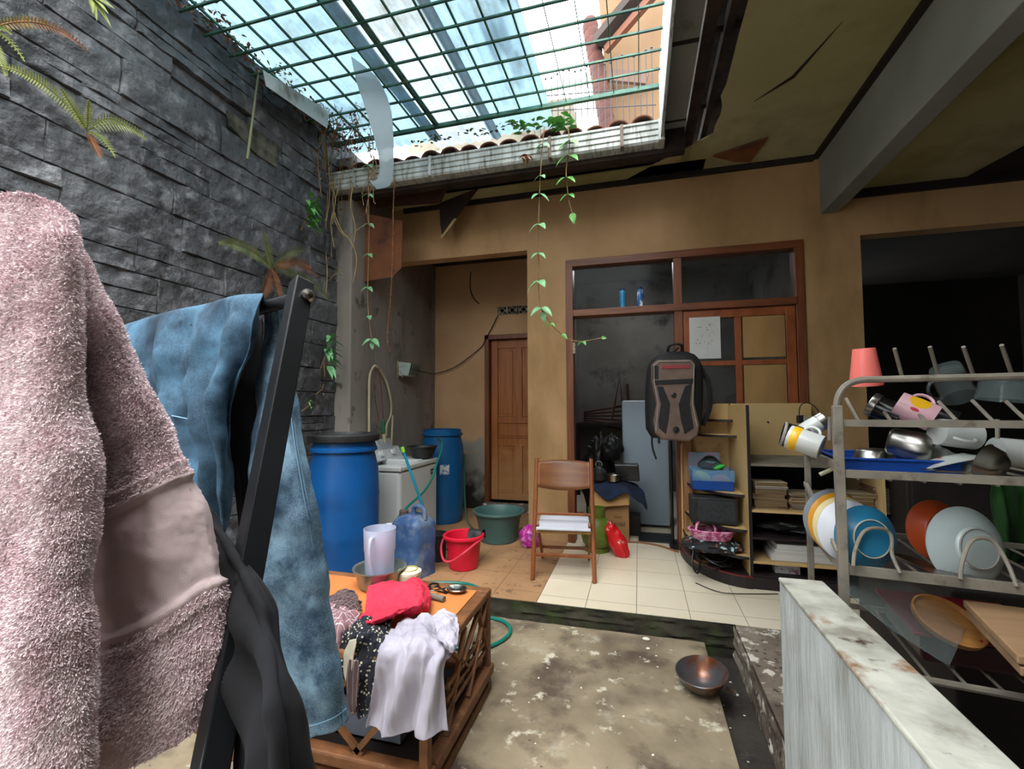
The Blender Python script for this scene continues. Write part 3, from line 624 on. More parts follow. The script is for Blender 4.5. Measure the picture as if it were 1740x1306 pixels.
fern('wall_fern', 'yellow green fern rooted high on the dark stone wall, left of the missing stone', (148, 222), [(0, 112, .1, .06), (103, 150, .12, .0), (250, 238, .15, .06), (214, 214, .15, .05), (196, 268, .12, .03), (150, 170, .15, 0), (170, 268, .1, 0)], dead=(6,))
fern('wall_fern', 'big fern with orange dying fronds on the stone wall above the drying rack', (462, 455), [(370, 412, .2, .05), (447, 395, .15, 0), (520, 425, .2, .05), (540, 470, .22, .07), (562, 512, .2, .06), (446, 505, .1, 0), (475, 505, .1, 0), (530, 455, .2, .05)], .055, m_fern2, dead=(3, 5, 6, 7))
fern('wall_fern', 'fern with orange tipped fronds at the top left corner of the stone wall', (-20, 50), [(150, 88, .15, .08), (42, 105, .1, .03), (20, 60, .1, .02), (10, 130, .1, 0), (90, 45, .1, .03)], .03, m_fern, dead=(0,))
def blades(root, tips, name, lab, m=m_fern):
    r0 = atx(*root, XL + .03); mb = MB()
    for (px, py) in tips: e = atx(px, py, XL + .12); leaf(mb, r0, e - r0, (e - r0).length, .035, (1, 0, 0), .3, .1)
    tag(mb.build(name, m, o=r0), lab, 'plant')
blades((150, -12), [(165, 30), (190, 42), (185, 20), (196, 12), (158, 18)], 'grass_tuft', 'spiky pale green grass tuft at the top edge of the stone wall')
def bush(root, n, size, name, lab, seed, m=m_leaf):
    r0 = atx(*root, XL + .04); rnd = random.Random(seed); t = thing(name, lab, 'plant', r0); q = MB(); st = MB()
    for k in range(n):
        a = rnd.uniform(0, 6.28); h = rnd.uniform(-.12, .16) * size * 8; p = r0 + Vector((.05 + rnd.random() * .05, 0, h)); leaf(q, p, Vector((.5, math.cos(a), math.sin(a) * .5 + .1)), size * rnd.uniform(.7, 1.2), size * .33, droop=.3)
    st.tube([r0 - Vector((0, 0, size)), r0 + Vector((.06, 0, 0)), r0 + Vector((.08, 0, size * 1.2))], .005, 5); st.build('stem', m_twig, t, o=r0); q.build('leaves', m, t, o=r0)
bush((512, 368), 34, .11, 'wall_shrub', 'glossy broad-leaved seedling growing out of the stone wall above the fern', 21)
bush((545, 600), 22, .13, 'wall_shrub', 'broad-leaved seedling low on the stone wall beside the grey wall edge', 22, m_leaf2)
bush((560, 466), 8, .05, 'wall_shrub', 'tiny bright green sprout by the grey wall edge right of the big fern', 23)
bush((513, 690), 8, .04, 'wall_shrub', 'tiny green sprout low on the stone wall, left of its orange twin', 24)
bush((536, 662), 8, .04, 'wall_shrub', 'tiny orange sprout low on the stone wall above the blue drum', 25, m_dry)
bush((530, 745), 8, .05, 'wall_shrub', 'tiny orange sprout on the stone wall just above the open drum rim', 26, m_dry)
# dry creeper over the corner of wall and gutter
rnd = random.Random(31)
t = thing('dry_creeper', 'tangled dry brown creeper hanging at the corner of stone wall and gutter', 'creeper', aty(560, 200, 3.3))
q = MB(); dl = MB(); gl = MB()
for i in range(46):
    px = rnd.uniform(455, 660) if i < 30 else rnd.uniform(540, 610); py = 70 + (px - 440) * .6 + rnd.uniform(-20, 60); d = rnd.uniform(3.1, 3.45)
    L_ = rnd.uniform(30, 150) * (1.8 if rnd.random() < .25 else 1); pts = []
    for k in range(6): pts.append(aty(px + rnd.uniform(-7, 7) + 5 * math.sin(k), py + L_ * k / 5, d)); pts[-1].x = max(pts[-1].x, XL + .05 + .05 * rnd.random())
    pts = smoothpts(pts, 3); q.tube(pts, rnd.uniform(.002, .004), 4)
    for k in range(0, len(pts), 3):
        if rnd.random() < .55: leaf(dl if rnd.random() < .75 else gl, pts[k], (rnd.uniform(-1, 1), -.4, rnd.uniform(-1, .3)), rnd.uniform(.02, .05), .025)
q.build('stems', m_twig, t, o=t.location); dl.build('dry_leaves', m_dryleaf, t, o=t.location); gl.build('green_leaves', m_leaf, t, o=t.location)
t = thing('dead_leaf_bunch', 'dense bunch of orange brown dead leaves over the left end of the gutter', 'dead leaves', aty(590, 190, 3.35)); dl = MB()
for i in range(420):
    v = rnd.random(); px = 560 + v * 60 + rnd.gauss(0, 18); py = 105 + rnd.random() * 150; leaf(dl, aty(px, py, rnd.uniform(3.2, 3.45)), (rnd.uniform(-1, 1), rnd.uniform(-1, 1), rnd.uniform(-1, 1)), rnd.uniform(.02, .045), .02)
dl.build('leaves', m_dryleaf, t, o=t.location)
t = tag(MB().tube([Vector(0 * p) for p in ()] or smoothpts([aty(*p, 3.35) for p in ((556, 250), (560, 330), (552, 400), (556, 470), (548, 560), (552, 640))], 6), .005, 5).build('bare_vine_stem', m_root, o=aty(556, 250, 3.35)), 'long pale bare vine stem hanging along the edge of the stone wall', 'vine')
t = thing('hanging_rootlets', 'pale looping rootlets hanging from the left end of the gutter', 'rootlets', aty(590, 300, 3.32)); q = MB()
for pts in (((570, 300), (566, 350), (580, 390), (596, 410), (606, 440), (600, 480)), ((585, 290), (572, 330), (568, 370), (585, 400), (600, 395), (622, 380)), ((560, 310), (570, 340), (562, 380), (568, 420)), ((600, 310), (596, 350), (604, 390), (596, 430))):
    q.tube(smoothpts([aty(*p, 3.32) for p in pts], 6), .0045, 5)
q.build('rootlets', m_root, t, o=t.location)
tag(MB().tube([atx(440, 120, XL + .06), atx(420, 270, XL + .06)], .008, 6).build('thin_rod', M('thin_pole', '#7f7f5c', rough=.7), o=atx(440, 120, XL + .06)), 'thin straight rod leaning on the upper stone wall beside the missing stone', 'rod')
# gutter box running along the top of the stone wall
b = MB()
b.hexa([atx(*p, XL + .1) for p in ((446, 118), (452, 146), (556, 218), (560, 190))] + [atx(*p, XL + .24) for p in ((446, 118), (452, 146), (556, 218), (560, 190))])
tag(b.build('side_gutter', m_gut, o=atx(500, 170, XL + .1)), 'short beige box gutter running along the top of the stone wall', 'gutter')
# moss and litter along the wall top
dl = MB(); gl = MB()
for i in range(600):
    y = rnd.uniform(1.2, 3.4); p = Vector((XL + rnd.uniform(-.02, .12), y, 3.8 + rnd.uniform(-.12, .05))); leaf(dl if rnd.random() < .8 else gl, p, (rnd.uniform(-.2, 1), rnd.uniform(-1, 1), rnd.uniform(-1, .6)), rnd.uniform(.02, .05), .02)
t = thing('wall_top_litter', 'strip of dry leaves and moss along the top of the stone wall', 'leaf litter', (XL, 2.3, 3.8)); dl.build('dry_leaves', m_dryleaf, t, o=t.location); gl.build('moss', m_fern2, t, o=t.location)
# leaves lying on the sheets
q = MB()
for i in range(260): p = Vector((rnd.uniform(-2.5, -1.2), rnd.uniform(1, 3.3), 3.9 + rnd.uniform(-.01, .02))); leaf(q, p, (rnd.uniform(-1, 1), rnd.uniform(-1, 1), 0), rnd.uniform(.02, .06), .02, droop=0)
tag(q.build('fallen_leaves', m_dryleaf, o=(-1.9, 2, 3.9)), 'scattered dry leaves fallen on top of the plastic roof sheets', 'leaves', kind='stuff')
# loose boards hanging under the eave
def board(name, lab, pts, y, th, m, o=None, tilt=0):
    b = MB(); P = [aty(x, yy, y + tilt * (i > 1)) for i, (x, yy) in enumerate(pts)]; n = len(P); b.add(P + [p + Vector((0, th, 0)) for p in P], [tuple(range(n))[::-1], tuple(range(n, 2 * n))] + [(i, (i + 1) % n, n + (i + 1) % n, n + i) for i in range(n)])
    return tag(b.build(name, m, o=P[0]), lab, 'board')
m_ply = M('water_stained_plywood', '#7d4b2a', '#5d3520', 3, rough=.75, c3='#3a2318', s3=3, t3=.6)
board('hanging_plywood', 'stained brown plywood sheet hanging under the eave against the grey wall', ((608, 360), (684, 375), (682, 455), (668, 470), (618, 478), (604, 440)), 3.7, .008, m_ply)
board('hanging_plywood', 'dark torn plywood flap hanging from the soffit beside the grey wall top', ((746, 345), (815, 318), (790, 350), (752, 405), (748, 380)), 3.95, .006, m_rot)
board('hanging_plywood', 'dark rotten plank sagging under the left end of the eave', ((600, 340), (760, 320), (748, 345), (640, 352)), 3.75, .01, M('rot_red', '#3d2418', '#55321f', 5, rough=.9))
board('hanging_plywood', 'narrow splintered strip hanging point down below the soffit', ((748, 403), (752, 404), (776, 372), (772, 370)), 3.9, .006, m_root)
b = MB(); b.prism([(.62, 3.93), (.98, 3.76), (.93, 4.1), (.8, 4.06)], ZC - .02, ZC - .008)
tag(b.build('torn_ceiling_flap', m_ply, o=(.8, 3.9, ZC - .02)), 'torn brown triangular flap on the cream ceiling near the beam', 'board')
b = MB(); b.prism([(.78, 3.3), (.95, 3.1), (1.08, 2.72), (.97, 3.12)], ZC - .004, ZC - .001); struct(b.build('ceiling_crack', m_dkwood))
# ------------------------------------------------------------------ terrace objects
def orient(axis, roll=0):
    z = Vector(axis).normalized(); u = Vector((0, 0, 1)) if abs(z.z) < .95 else Vector((1, 0, 0)); x = u.cross(z).normalized(); y = z.cross(x)
    return Matrix((x, y, z)).transposed() @ Matrix.Rotation(roll, 3, 'Z')
def circ(c, r, n=24, mat=None, a0=0, a1=360, sx=1, sy=1):
    m = mat or Matrix.Identity(3); c = Vector(c); return [c + m @ Vector((r * sx * math.cos(R(a0 + (a1 - a0) * i / n)), r * sy * math.sin(R(a0 + (a1 - a0) * i / n)), 0)) for i in range(n + (0 if a1 - a0 == 360 else 1))]
m_drum = M('blue_drum_plastic', '#07427a', '#0a4f8c', 2, rough=.38, c3='#29425f', s3=5, t3=.7, w3=.03, stretch=(1, 1, 2.5), bump=.08, bscale=20)
m_drum2 = M('teal_blue_drum_plastic', '#0c4a7a', '#0e5485', 2, rough=.38, c3='#24415a', s3=5, t3=.72, w3=.03, stretch=(1, 1, 2.5))
m_rubber = M('dusty_black_rubber', '#141414', '#2a2a2b', 10, rough=.55)
def drum(lab, loc, r, h, m):
    t = thing('plastic_drum', lab, 'drum', loc, 0, None)
    k = .86
    p = [(r * .9, 0), (r * .93, .015), (r * .97, .1 * h), (r, .3 * h), (r * 1.01, .33 * h), (r, .36 * h), (r * 1.0, .58 * h), (r * 1.01, .61 * h), (r * .995, .64 * h), (r * .97, .8 * h), (r * k, .92 * h), (r * k, .94 * h), (r * .9, .95 * h), (r * .9, .965 * h), (r * .87, .97 * h), (r * .87, h), (r * .82, h), (r * .82, .93 * h), (0, .93 * h)]
    MB().lathe(p, 48).build('drum_body', m, t, smooth=True)
    MB().lathe([(r * .91, .93 * h), (r * .94, .935 * h), (r * .94, .955 * h), (r * .91, .96 * h)], 48).build('clamp_ring', m, t, smooth=True)
    return t
D1 = Vector((-2.09, 2.93, ZT)); D2 = Vector((-2.07, 4.63, ZT))
t1 = drum('large blue plastic drum with black rim on top, nearest the jeans', D1, .25, .97, m_drum)
t2 = drum('blue plastic drum with a torn white sticker, standing behind the washing machine', D2, .235, .98, m_drum2)
m_stick = M('torn_sticker', '#c9cfd0', '#5a86a8', 30, rough=.7, two=(.5, .6)); m_rust = M('rusty_patch', '#4a3a3a', '#6e4f40', 20, rough=.9)
def decal(root, name, m, r, a0, a1, z0, z1, n=8, off=.002):
    def fn(u, v):
        a = R(a0 + (a1 - a0) * u); return Vector(((r + off) * math.cos(a), (r + off) * math.sin(a), z0 + (z1 - z0) * v))
    return MB().grid(fn, n, 2).build(name, m, root, smooth=True)
decal(t2, 'sticker', m_stick, .236, -72, -48, .52, .62); decal(t2, 'rust_patch', m_rust, .237, -105, -90, .44, .55)
t = thing('black_drum_lid', 'black rubber drum lid lying loose on top of the nearest blue drum', 'lid', D1 + Vector((0, 0, .975)))
MB().lathe([(.215, .0), (.245, .002), (.25, .02), (.25, .045), (.24, .055), (.222, .056), (.215, .04), (.205, .03), (0, .028)], 48).build('lid', m_rubber, t, smooth=True)
# washing machine
m_wash = M('washer_white', '#c9ccca', '#bdc0bd', 2, rough=.35); m_washt = M('washer_top', '#b9bcbb', rough=.4); m_dark = M('dark_grey_plastic', '#2b2c2e', rough=.5); m_chrome = M('chrome', '#c0c2c4', rough=.15, metal=1)
Wt = thing('washing_machine', 'white twin tub washing machine between the two blue drums', 'washing machine', (-2.18, 3.85, ZT))
b = MB(); b.box((0, 0, .36), (.48, .74, .64)); b.build('cabinet', m_wash, Wt, bevel=.03, segs=3)
b = MB(); b.box((0, 0, .01), (.44, .7, .06)); b.build('plinth', m_dark, Wt)
b = MB(); b.bb(-.25, .25, -.38, -.33, .675, .72); b.bb(-.25, .25, .33, .38, .675, .72); b.bb(.19, .25, -.33, .33, .675, .72); b.bb(-.25, -.2, -.33, .33, .675, .72); b.bb(-.2, .19, .05, .33, .675, .73); b.build('top_rim', m_washt, Wt, bevel=.012, segs=3)
b = MB(); b.bb(-.2, .19, -.33, .05, .5, .51); b.build('wash_tub', m_dark, Wt)
b = MB(); b.hexa([Vector(q) for q in ((-.25, -.37, .72), (-.13, -.37, .72), (-.13, .37, .72), (-.25, .37, .72), (-.25, -.37, .83), (-.19, -.37, .83), (-.19, .37, .83), (-.25, .37, .83))]); b.build('control_panel', m_washt, Wt, bevel=.01)
for y in (-.22, -.02, .2):
    b = MB(); b.lathe([(.028, 0), (.026, .02), (0, .02)], 16, (-.158, y, .78), orient((.87, 0, .5))); b.box((-.14, y, .793), (.01, .01, .045)); b.build('knob', m_wash, Wt, smooth=True)
b = MB()
for k in range(4): b.bb(-.16 + k * .035, -.155 + k * .035, -.373, -.368, .1, .62)
b.build('groove', m_dark, Wt)
b = MB(); b.box((.243, .25, .6), (.004, .07, .05)); bdg = b.build('badge', m_black, Wt)
m_badge = M('badge_letters', '#c9c9c6', rough=.5)
b = MB()
for k, (y, w_) in enumerate(((.235, .012), (.252, .012), (.269, .012))): b.bb(.2455, .2465, y - .006, y + .001, .59, .61); b.bb(.2455, .2465, y - .006, y + .006, .59, .594)
b.build('badge_lettering', m_badge, bdg)
b = MB(); b.box((-.19, .12, .82), (.012, .26, .2), mat=Matrix.Rotation(R(-20), 3, 'Y')); b.build('tub_lid', M('lid_clear_grey', '#8f9296', '#a6a8aa', 20, rough=.4), Wt, bevel=.03, segs=3)
t = thing('black_basin', 'black plastic basin sitting on the far top corner of the washing machine', 'basin', (-2.03, 4.07, ZT + .73))
MB().lathe([(.085, 0), (.1, .01), (.135, .1), (.145, .105), (.145, .115), (.13, .11), (.095, .02), (0, .015)], 32).build('bowl', m_rubber, t, smooth=True)
# hoses and stick
m_hose = M('teal_hose', '#12665c', '#0f7466', 5, rough=.35); m_stickm = M('teal_handle', '#0f6f86', '#13809a', 5, rough=.35); m_lime = M('lime_plastic', '#7dc23a', rough=.4)
hz = [Vector((-2.05, 4.45, 1.0)), Vector((-1.93, 4.3, .98)), Vector((-1.87, 4.15, .9)), Vector((-1.86, 4.02, .78)), Vector((-1.85, 3.9, .66)), Vector((-1.84, 3.7, .58)), Vector((-1.84, 3.45, .52)), Vector((-1.83, 3.25, .46)), Vector((-1.78, 3.05, .38)), Vector((-1.77, 3.02, .3)), Vector((-1.77, 2.98, .2)), Vector((-1.72, 2.9, .125)), Vector((-1.5, 2.92, .121)), Vector((-1.3, 2.98, .121)), Vector((-1.14, 2.99, .121)), Vector((-1.0, 2.9, .121)), Vector((-.97, 2.83, .1)), Vector((-.95, 2.8, .02)), Vector((-.82, 2.76, .012)), Vector((-.75, 2.66, .012)), Vector((-.77, 2.53, .012)), Vector((-.87, 2.42, .012)), Vector((-1.1, 2.4, .012)), Vector((-1.3, 2.5, .012)), Vector((-1.5, 2.62, .012))]
tag(MB().tube(smoothpts(hz, 8), .0105, 10).build('garden_hose', m_hose, o=hz[11], smooth=True), 'teal garden hose running over the jerrycan and looping onto the courtyard floor', 'hose')
hz = [Vector((-1.86, 4.75, .8)), Vector((-1.72, 4.4, .5)), Vector((-1.62, 4.2, .25)), Vector((-1.5, 4.1, .122)), Vector((-1.62, 3.6, .122))]
tag(MB().tube(smoothpts(hz, 8), .009, 8).build('dark_hose', M('dark_hose', '#183c36', rough=.5), o=hz[0], smooth=True), 'thin dark green hose slanting down behind the grey green tub', 'hose')
hs = thing('broom_stick', 'teal handle with lime green tip leaning across the washing machine', 'stick', (-1.57, 3.4, .16))
a, c = aty(684, 762, 3.3), Vector((-1.57, 3.42, .2)); MB().tube([c, a], .011, 10).build('shaft', m_stickm, hs, o=hs.location, smooth=True)
d = (a - c).normalized(); MB().tube([a - d * .03, a + d * .015], .015, 10).build('tip', m_lime, hs, o=hs.location, smooth=True)
t = thing('waste_bin', 'small black bin behind the red bucket holding the teal stick', 'bin', (-1.58, 3.43, ZT))
MB().lathe([(.07, 0), (.085, .2), (.09, .2), (.09, .21), (.078, .21), (.065, .01), (0, .01)], 28).build('body', m_rubber, t, smooth=True)
# jerrycan
m_jer = M('faded_blue_jerrycan', '#2f4a72', '#42608c', 3, rough=.5, c3='#6f7a86', s3=6, t3=.56, w3=.08, bump=.15, bscale=25)
J = thing('jerrycan', 'faded blue jerrycan standing behind the red bucket and clear pitcher', 'jerrycan', (-1.62, 3.12, ZT), R(-18))
b = MB()
def jf(u, v):
    a = 2 * math.pi * u; ca, sa = math.cos(a), math.sin(a); e = .35
    s = 1 - .015 * math.sin(v * 18); top = 1.0 if v < .8 else max(0, 1 - ((v - .8) / .2) ** 2.6 * .55)
    x = .135 * s * top * math.copysign(abs(ca) ** e, ca); y = .115 * s * (1 if v < .85 else top) * math.copysign(abs(sa) ** e, sa)
    return Vector((x, y, v * .43))
b.grid(jf, 40, 26); b.add([jf(i / 40, 1) for i in range(40)], [tuple(range(40))]); b.add([jf(i / 40, 0) for i in range(40)], [tuple(range(40))[::-1]]); b.build('can_body', m_jer, J, smooth=True, ang=60)
MB().tube(smoothpts([(-.0, 0, .425), (.0, 0, .475), (.05, 0, .49), (.1, 0, .47), (.11, 0, .4)], 5), .016, 8).build('handle', m_jer, J, smooth=True)
MB().lathe([(.034, .41), (.034, .45), (.03, .455), (0, .455)], 20, (-.075, -.03, 0)).build('cap', M('jerry_cap', '#4b3c35', rough=.7), J, smooth=True)
# red bucket
m_red = M('red_plastic_bucket', '#c8102c', '#d41a38', 2, rough=.42)
Bk = thing('red_bucket', 'red plastic bucket with black rag over its rim on the orange tiles', 'bucket', (-1.31, 3.33, ZT))
b = MB().lathe([(.1, 0), (.11, .005), (.132, .2), (.135, .215), (.15, .222), (.158, .232), (.158, .245), (.146, .252), (.135, .245), (.128, .2), (.105, .012), (0, .012)], 40); b.build('pail', m_red, Bk, smooth=True)
hp = smoothpts([(-.155, -.01, .225), (-.15, -.08, .16), (-.09, -.17, .1), (-.02, -.185, .1), (.07, -.16, .16), (.13, -.08, .21), (.155, -.01, .23)], 6)
def strip(mb, pts, w, th, up=(0, 0, 1)):
    for i in range(len(pts) - 1): mb.bar(pts[i], pts[i + 1], th, w, up)
    return mb
MB().tube(hp, .009, 8).build('handle', M('faded_red_handle', '#c43346', rough=.4), Bk, smooth=True)
t = thing('black_rag', 'black rag draped over the rim of the red bucket', 'rag', (-1.24, 3.33, ZT + .25))
rows = [[Vector((-.05 + .1 * u, .02 - .0 * u, -.06)) for u in (0, .5, 1)], [Vector((-.05 + .11 * u, .05, .01)) for u in (0, .5, 1)], [Vector((-.05 + .12 * u, .1, .012)) for u in (0, .5, 1)], [Vector((-.04 + .11 * u, .15 - .04 * u, -.05)) for u in (0, .5, 1)]]
patch(rows, 14, 14, lambda u, v, p: .006 * nz(p, 25)).build('cloth', m_rubber, t, smooth=True, solid=.004)
# grey green tub
m_tub = M('grey_green_plastic', '#3f5c58', '#466662', 3, rough=.45)
t = thing('plastic_tub', 'large round grey green tub on the terrace beside the brown door', 'tub', (-1.26, 4.08, ZT))
MB().lathe([(.155, 0), (.165, .006), (.2, .2), (.21, .215), (.212, .24), (.236, .25), (.24, .262), (.236, .275), (.222, .275), (.205, .25), (.196, .2), (.16, .012), (0, .012)], 48).build('tub_body', m_tub, t, smooth=True)
# plastic bags
def bag(name, lab, c, size, rz, ms, seed, tilt=0, cat='bag'):
    b = MB(); m3 = Matrix.Rotation(rz, 3, 'Z') @ Matrix.Rotation(tilt, 3, 'Y')
    def fn(u, v):
        a, q = 2 * math.pi * u, math.pi * v; d = Vector((math.sin(q) * math.cos(a), math.sin(q) * math.sin(a), -math.cos(q)))
        s = 1 + .22 * fbm(d * 1.6, 1.5, 4, seed) + .06 * abs(nz(d, 6, seed))
        return Vector(c) + m3 @ Vector((d.x * size[0] * s * (1 - .45 * max(0, v - .5)), d.y * size[1] * s, max(d.z * size[2] * s, -size[2] * .95)))
    b.grid(fn, 40, 24); return tag(b.build(name, ms, o=c, smooth=True, ang=60), lab, cat)
m_pinkbag = M('pink_printed_plastic', '#b02a8c', '#d678c0', 14, rough=.25, c3='#5c3fa0', s3=9, t3=.6, w3=.03, two=(.45, .55)); m_redbag = M('red_printed_plastic', '#c4121e', '#d8252a', 12, rough=.22, c3='#dfc9c4', s3=13, t3=.62, w3=.03)
bag('plastic_bag', 'crumpled pink and violet printed bag on the floor left of the wooden chair', (-.93, 3.96, ZT + .085), (.09, .07, .1), .3, m_pinkbag, 4)
bag('plastic_bag', 'shiny red patterned bag leaning beside the green gas cylinder', (-.185, 3.88, ZT + .115), (.065, .055, .165), .1, m_redbag, 9, R(-24))
# folding chair
m_cw = M('worn_brown_chair_wood', '#6e3a1c', '#874d27', 4, rough=.38, stretch=(2, 2, .6), c3='#9a6c42', s3=7, t3=.66); m_cb = M('chair_back_wood', '#63391f', '#7a4d29', 4, rough=.4, stretch=(.6, 2, 6)); m_seat = M('white_laminate_seat', '#c9cbd6', '#bfc1cc', 3, rough=.3); m_rattan = M('pale_rail', '#b08a58', '#9a7546', 30, rough=.6)
Ch = thing('folding_chair', 'brown wooden folding chair with white seat at the middle of the terrace', 'chair', (-.527, 3.235, ZT), .12)
UP = lambda s, z: Vector((s * (.215 - .01 * z), .28 * z / .8, z))
for s in (-1, 1):
    MB().tube([UP(s, 0), UP(s, .82)], [.0165, .016], 10).build('front_leg', m_cw, Ch, smooth=True)
    MB().bar((s * .185, .5, 0), (s * .185, .07, .38), .018, .035).build('rear_leg', m_cw, Ch, bevel=.004)
def bk(u, v):
    x = -.2 + .4 * u; z = .615 + v * .18 - (1 - v) * .0 + (.03 * (1 - v) * (1 - abs(2 * u - 1) ** 2) * -1) + .012 * v * math.cos((u - .5) * math.pi); return Vector((x, .28 * z / .8 + .045 * (1 - (2 * u - 1) ** 2), z))
MB().grid(bk, 24, 8).build('backrest', m_cb, Ch, smooth=True, solid=.014)
b = MB(); b.hexa([Vector(q) for q in ((-.195, .045, .335), (.195, .045, .335), (.18, .33, .37), (-.18, .33, .37), (-.195, .045, .352), (.195, .045, .352), (.18, .33, .387), (-.18, .33, .387))]); b.build('seat', [m_seat], Ch, bevel=.006)
b = MB(); b.bar((-.2, .1, .315), (.2, .1, .315), .025, .025); b.build('seat_rail', m_rattan, Ch, bevel=.008)
for (z, y, w_) in ((.16, None, .022), ): b = MB(); b.bar(UP(-1, .16), UP(1, .16), .02, .025); b.build('stretcher', m_cw, Ch, bevel=.004)
b = MB(); b.bar((-.185, .36, .125), (.185, .36, .125), .018, .022); b.build('stretcher', m_cw, Ch, bevel=.004)
b = MB(); b.bar(UP(-1, .43), UP(1, .43), .016, .02); b.build('back_rail', m_cw, Ch, bevel=.004)
for s in (-1, 1): MB().lathe([(.01, -.006), (.01, .006)], 12, (s * .2, .12, .33), orient((1, 0, 0))).build('hinge', m_dark, Ch)
# gas cylinder
m_gas = M('olive_green_cylinder', '#5b6b1e', '#6a7a2a', 5, rough=.45, c3='#3c3a22', s3=9, t3=.64)
t = thing('gas_cylinder', 'small olive green gas cylinder behind the wooden chair', 'gas cylinder', (-.36, 4.0, ZT))
MB().lathe([(.095, 0), (.1, .0), (.1, .03), (.09, .04), (.12, .07), (.132, .12), (.132, .18), (.115, .24), (.075, .28), (.03, .292), (0, .292)], 36).build('body', m_gas, t, smooth=True)
b = MB(); b.lathe([(.07, .27), (.075, .36), (.072, .36), (.067, .27)], 28); b.build('collar', m_gas, t, smooth=True)
MB().lathe([(.018, .29), (.018, .33), (.012, .34), (0, .34)], 14).build('valve', M('brass', '#a8873a', rough=.35, metal=1), t, smooth=True)
# fridge
m_fr = M('grey_fridge_enamel', '#8b98a2', '#7f8c96', 1.5, rough=.4)
Fr = thing('refrigerator', 'pale grey refrigerator standing inside the open doorway', 'fridge', (.06, 5.15, ZT))
b = MB(); b.bb(-.225, .225, -.26, .3, .02, 1.28); b.build('cabinet', m_fr, Fr, bevel=.015)
b = MB(); b.bb(-.225, .225, -.3, -.262, .03, 1.275); b.build('door', m_fr, Fr, bevel=.012)
b = MB(); b.bb(.12, .14, -.325, -.3, .85, 1.0); b.build('handle', m_dark, Fr, bevel=.004)
b = MB(); b.bb(-.21, .21, -.25, .28, 0, .02); b.build('foot', m_dark, Fr)
# cardboard box with things on top
m_box = M('brown_carton', '#9b7348', '#8a6540', 2, rough=.85, stretch=(1, 1, 3))
Bx = thing('cardboard_box', 'brown cardboard carton beside the fridge with pots and cloth on top', 'box', (-.27, 4.45, ZT))
b = MB(); b.bb(-.17, .17, -.15, .15, 0, .47); b.build('carton', m_box, Bx, bevel=.003)
b = MB(); b.hexa([Vector(q) for q in ((-.175, -.2, .3), (.175, -.19, .34), (.175, -.185, .342), (-.175, -.195, .302), (-.175, -.152, .475), (.175, -.152, .475), (.175, -.148, .475), (-.175, -.148, .475))]); b.build('flap', M('carton_flap', '#b38a58', '#a67d4d', 2, rough=.85), Bx)
b = MB(); b.bb(-.17, -.1, -.1525, -.151, 0, .3); b.build('tape', M('yellow_tape', '#b07a2a', rough=.4), Bx)
def text(name, s, size, m, parent=None, loc=(0, 0, 0), rot=(0, 0, 0), ext=.0006, align='CENTER'):
    c = bpy.data.curves.new(name, 'FONT'); c.body = s; c.size = size; c.extrude = ext; c.align_x = align; c.resolution_u = 2; o = bpy.data.objects.new(name, c); col.objects.link(o); c.materials.append(m)
    o.location = loc; o.rotation_euler = rot
    me = bpy.data.meshes.new_from_object(o); ob = bpy.data.objects.new(name, me); col.objects.link(ob); ob.location = loc; ob.rotation_euler = rot
    if parent is not None: ob.parent = parent
    bpy.data.objects.remove(o); return ob
text('print', 'Facial', .06, m_ink, Bx, (.07, -.1525, .14), (R(90), 0, R(0))); text('print', 'TISSUE', .022, m_ink, Bx, (.07, -.1525, .21), (R(90), 0, 0))
t = thing('black_box', 'low black case under the cardboard carton edge', 'case', (-.06, 4.62, ZT)); b = MB(); b.box((0, 0, .09), (.12, .2, .18)); b.build('body', m_black, t, bevel=.006)
m_navy = M('navy_cloth', '#14233f', '#0e1828', 10, rough=.9)
zt = ZT + .478
def P(x, y, z): return Vector((x, y, z))
rows = [[P(-.42, 4.52, zt + .02), P(-.28, 4.56, zt + .02), P(-.12, 4.56, zt + .025), P(-.05, 4.55, zt)], [P(-.42, 4.42, zt + .02), P(-.28, 4.42, zt + .03), P(-.12, 4.42, zt + .03), P(.02, 4.42, zt - .03)], [P(-.42, 4.31, zt + .015), P(-.28, 4.31, zt + .03), P(-.12, 4.3, zt + .02), P(.05, 4.32, zt - .1)], [P(-.4, 4.25, zt - .02), P(-.28, 4.23, zt - .1), P(-.12, 4.22, zt - .03), P(.06, 4.26, zt - .17)]]
tag(patch(rows, 40, 24, lambda u, v, p: .012 * fbm(p, 12, 3)).build('navy_cloth', m_navy, o=(-.2, 4.4, zt), smooth=True, solid=.006), 'dark navy cloth spread over the cardboard carton, hanging off its right corner', 'cloth')
m_steel = M('worn_steel', '#8f8c86', '#a8a49c', 6, rough=.25, metal=1); m_pan = M('blackened_pan', '#17171a', '#2a2826', 8, rough=.4)
t = thing('steel_pot', 'small steel pot on the navy cloth on the carton', 'pot', (-.235, 4.36, zt + .045))
MB().lathe([(.05, 0), (.062, .01), (.068, .07), (.072, .072), (.066, .075), (.06, .012), (0, .01)], 28).build('pot', m_steel, t, smooth=True); MB().tube([(.07, 0, .06), (.13, .03, .07)], .007, 6).build('handle', m_black, t)
t = thing('black_bin', 'black square bin tipped on the navy cloth beside the steel pot', 'bin', (-.1, 4.47, zt + .05))
b = MB(); b.hexa([Vector(q) for q in ((-.1, -.06, 0), (.1, -.06, 0), (.1, .08, 0), (-.1, .08, 0), (-.13, -.08, .15), (.09, -.08, .15), (.09, .1, .15), (-.13, .1, .15))]); b.build('body', m_pan, t, bevel=.01)
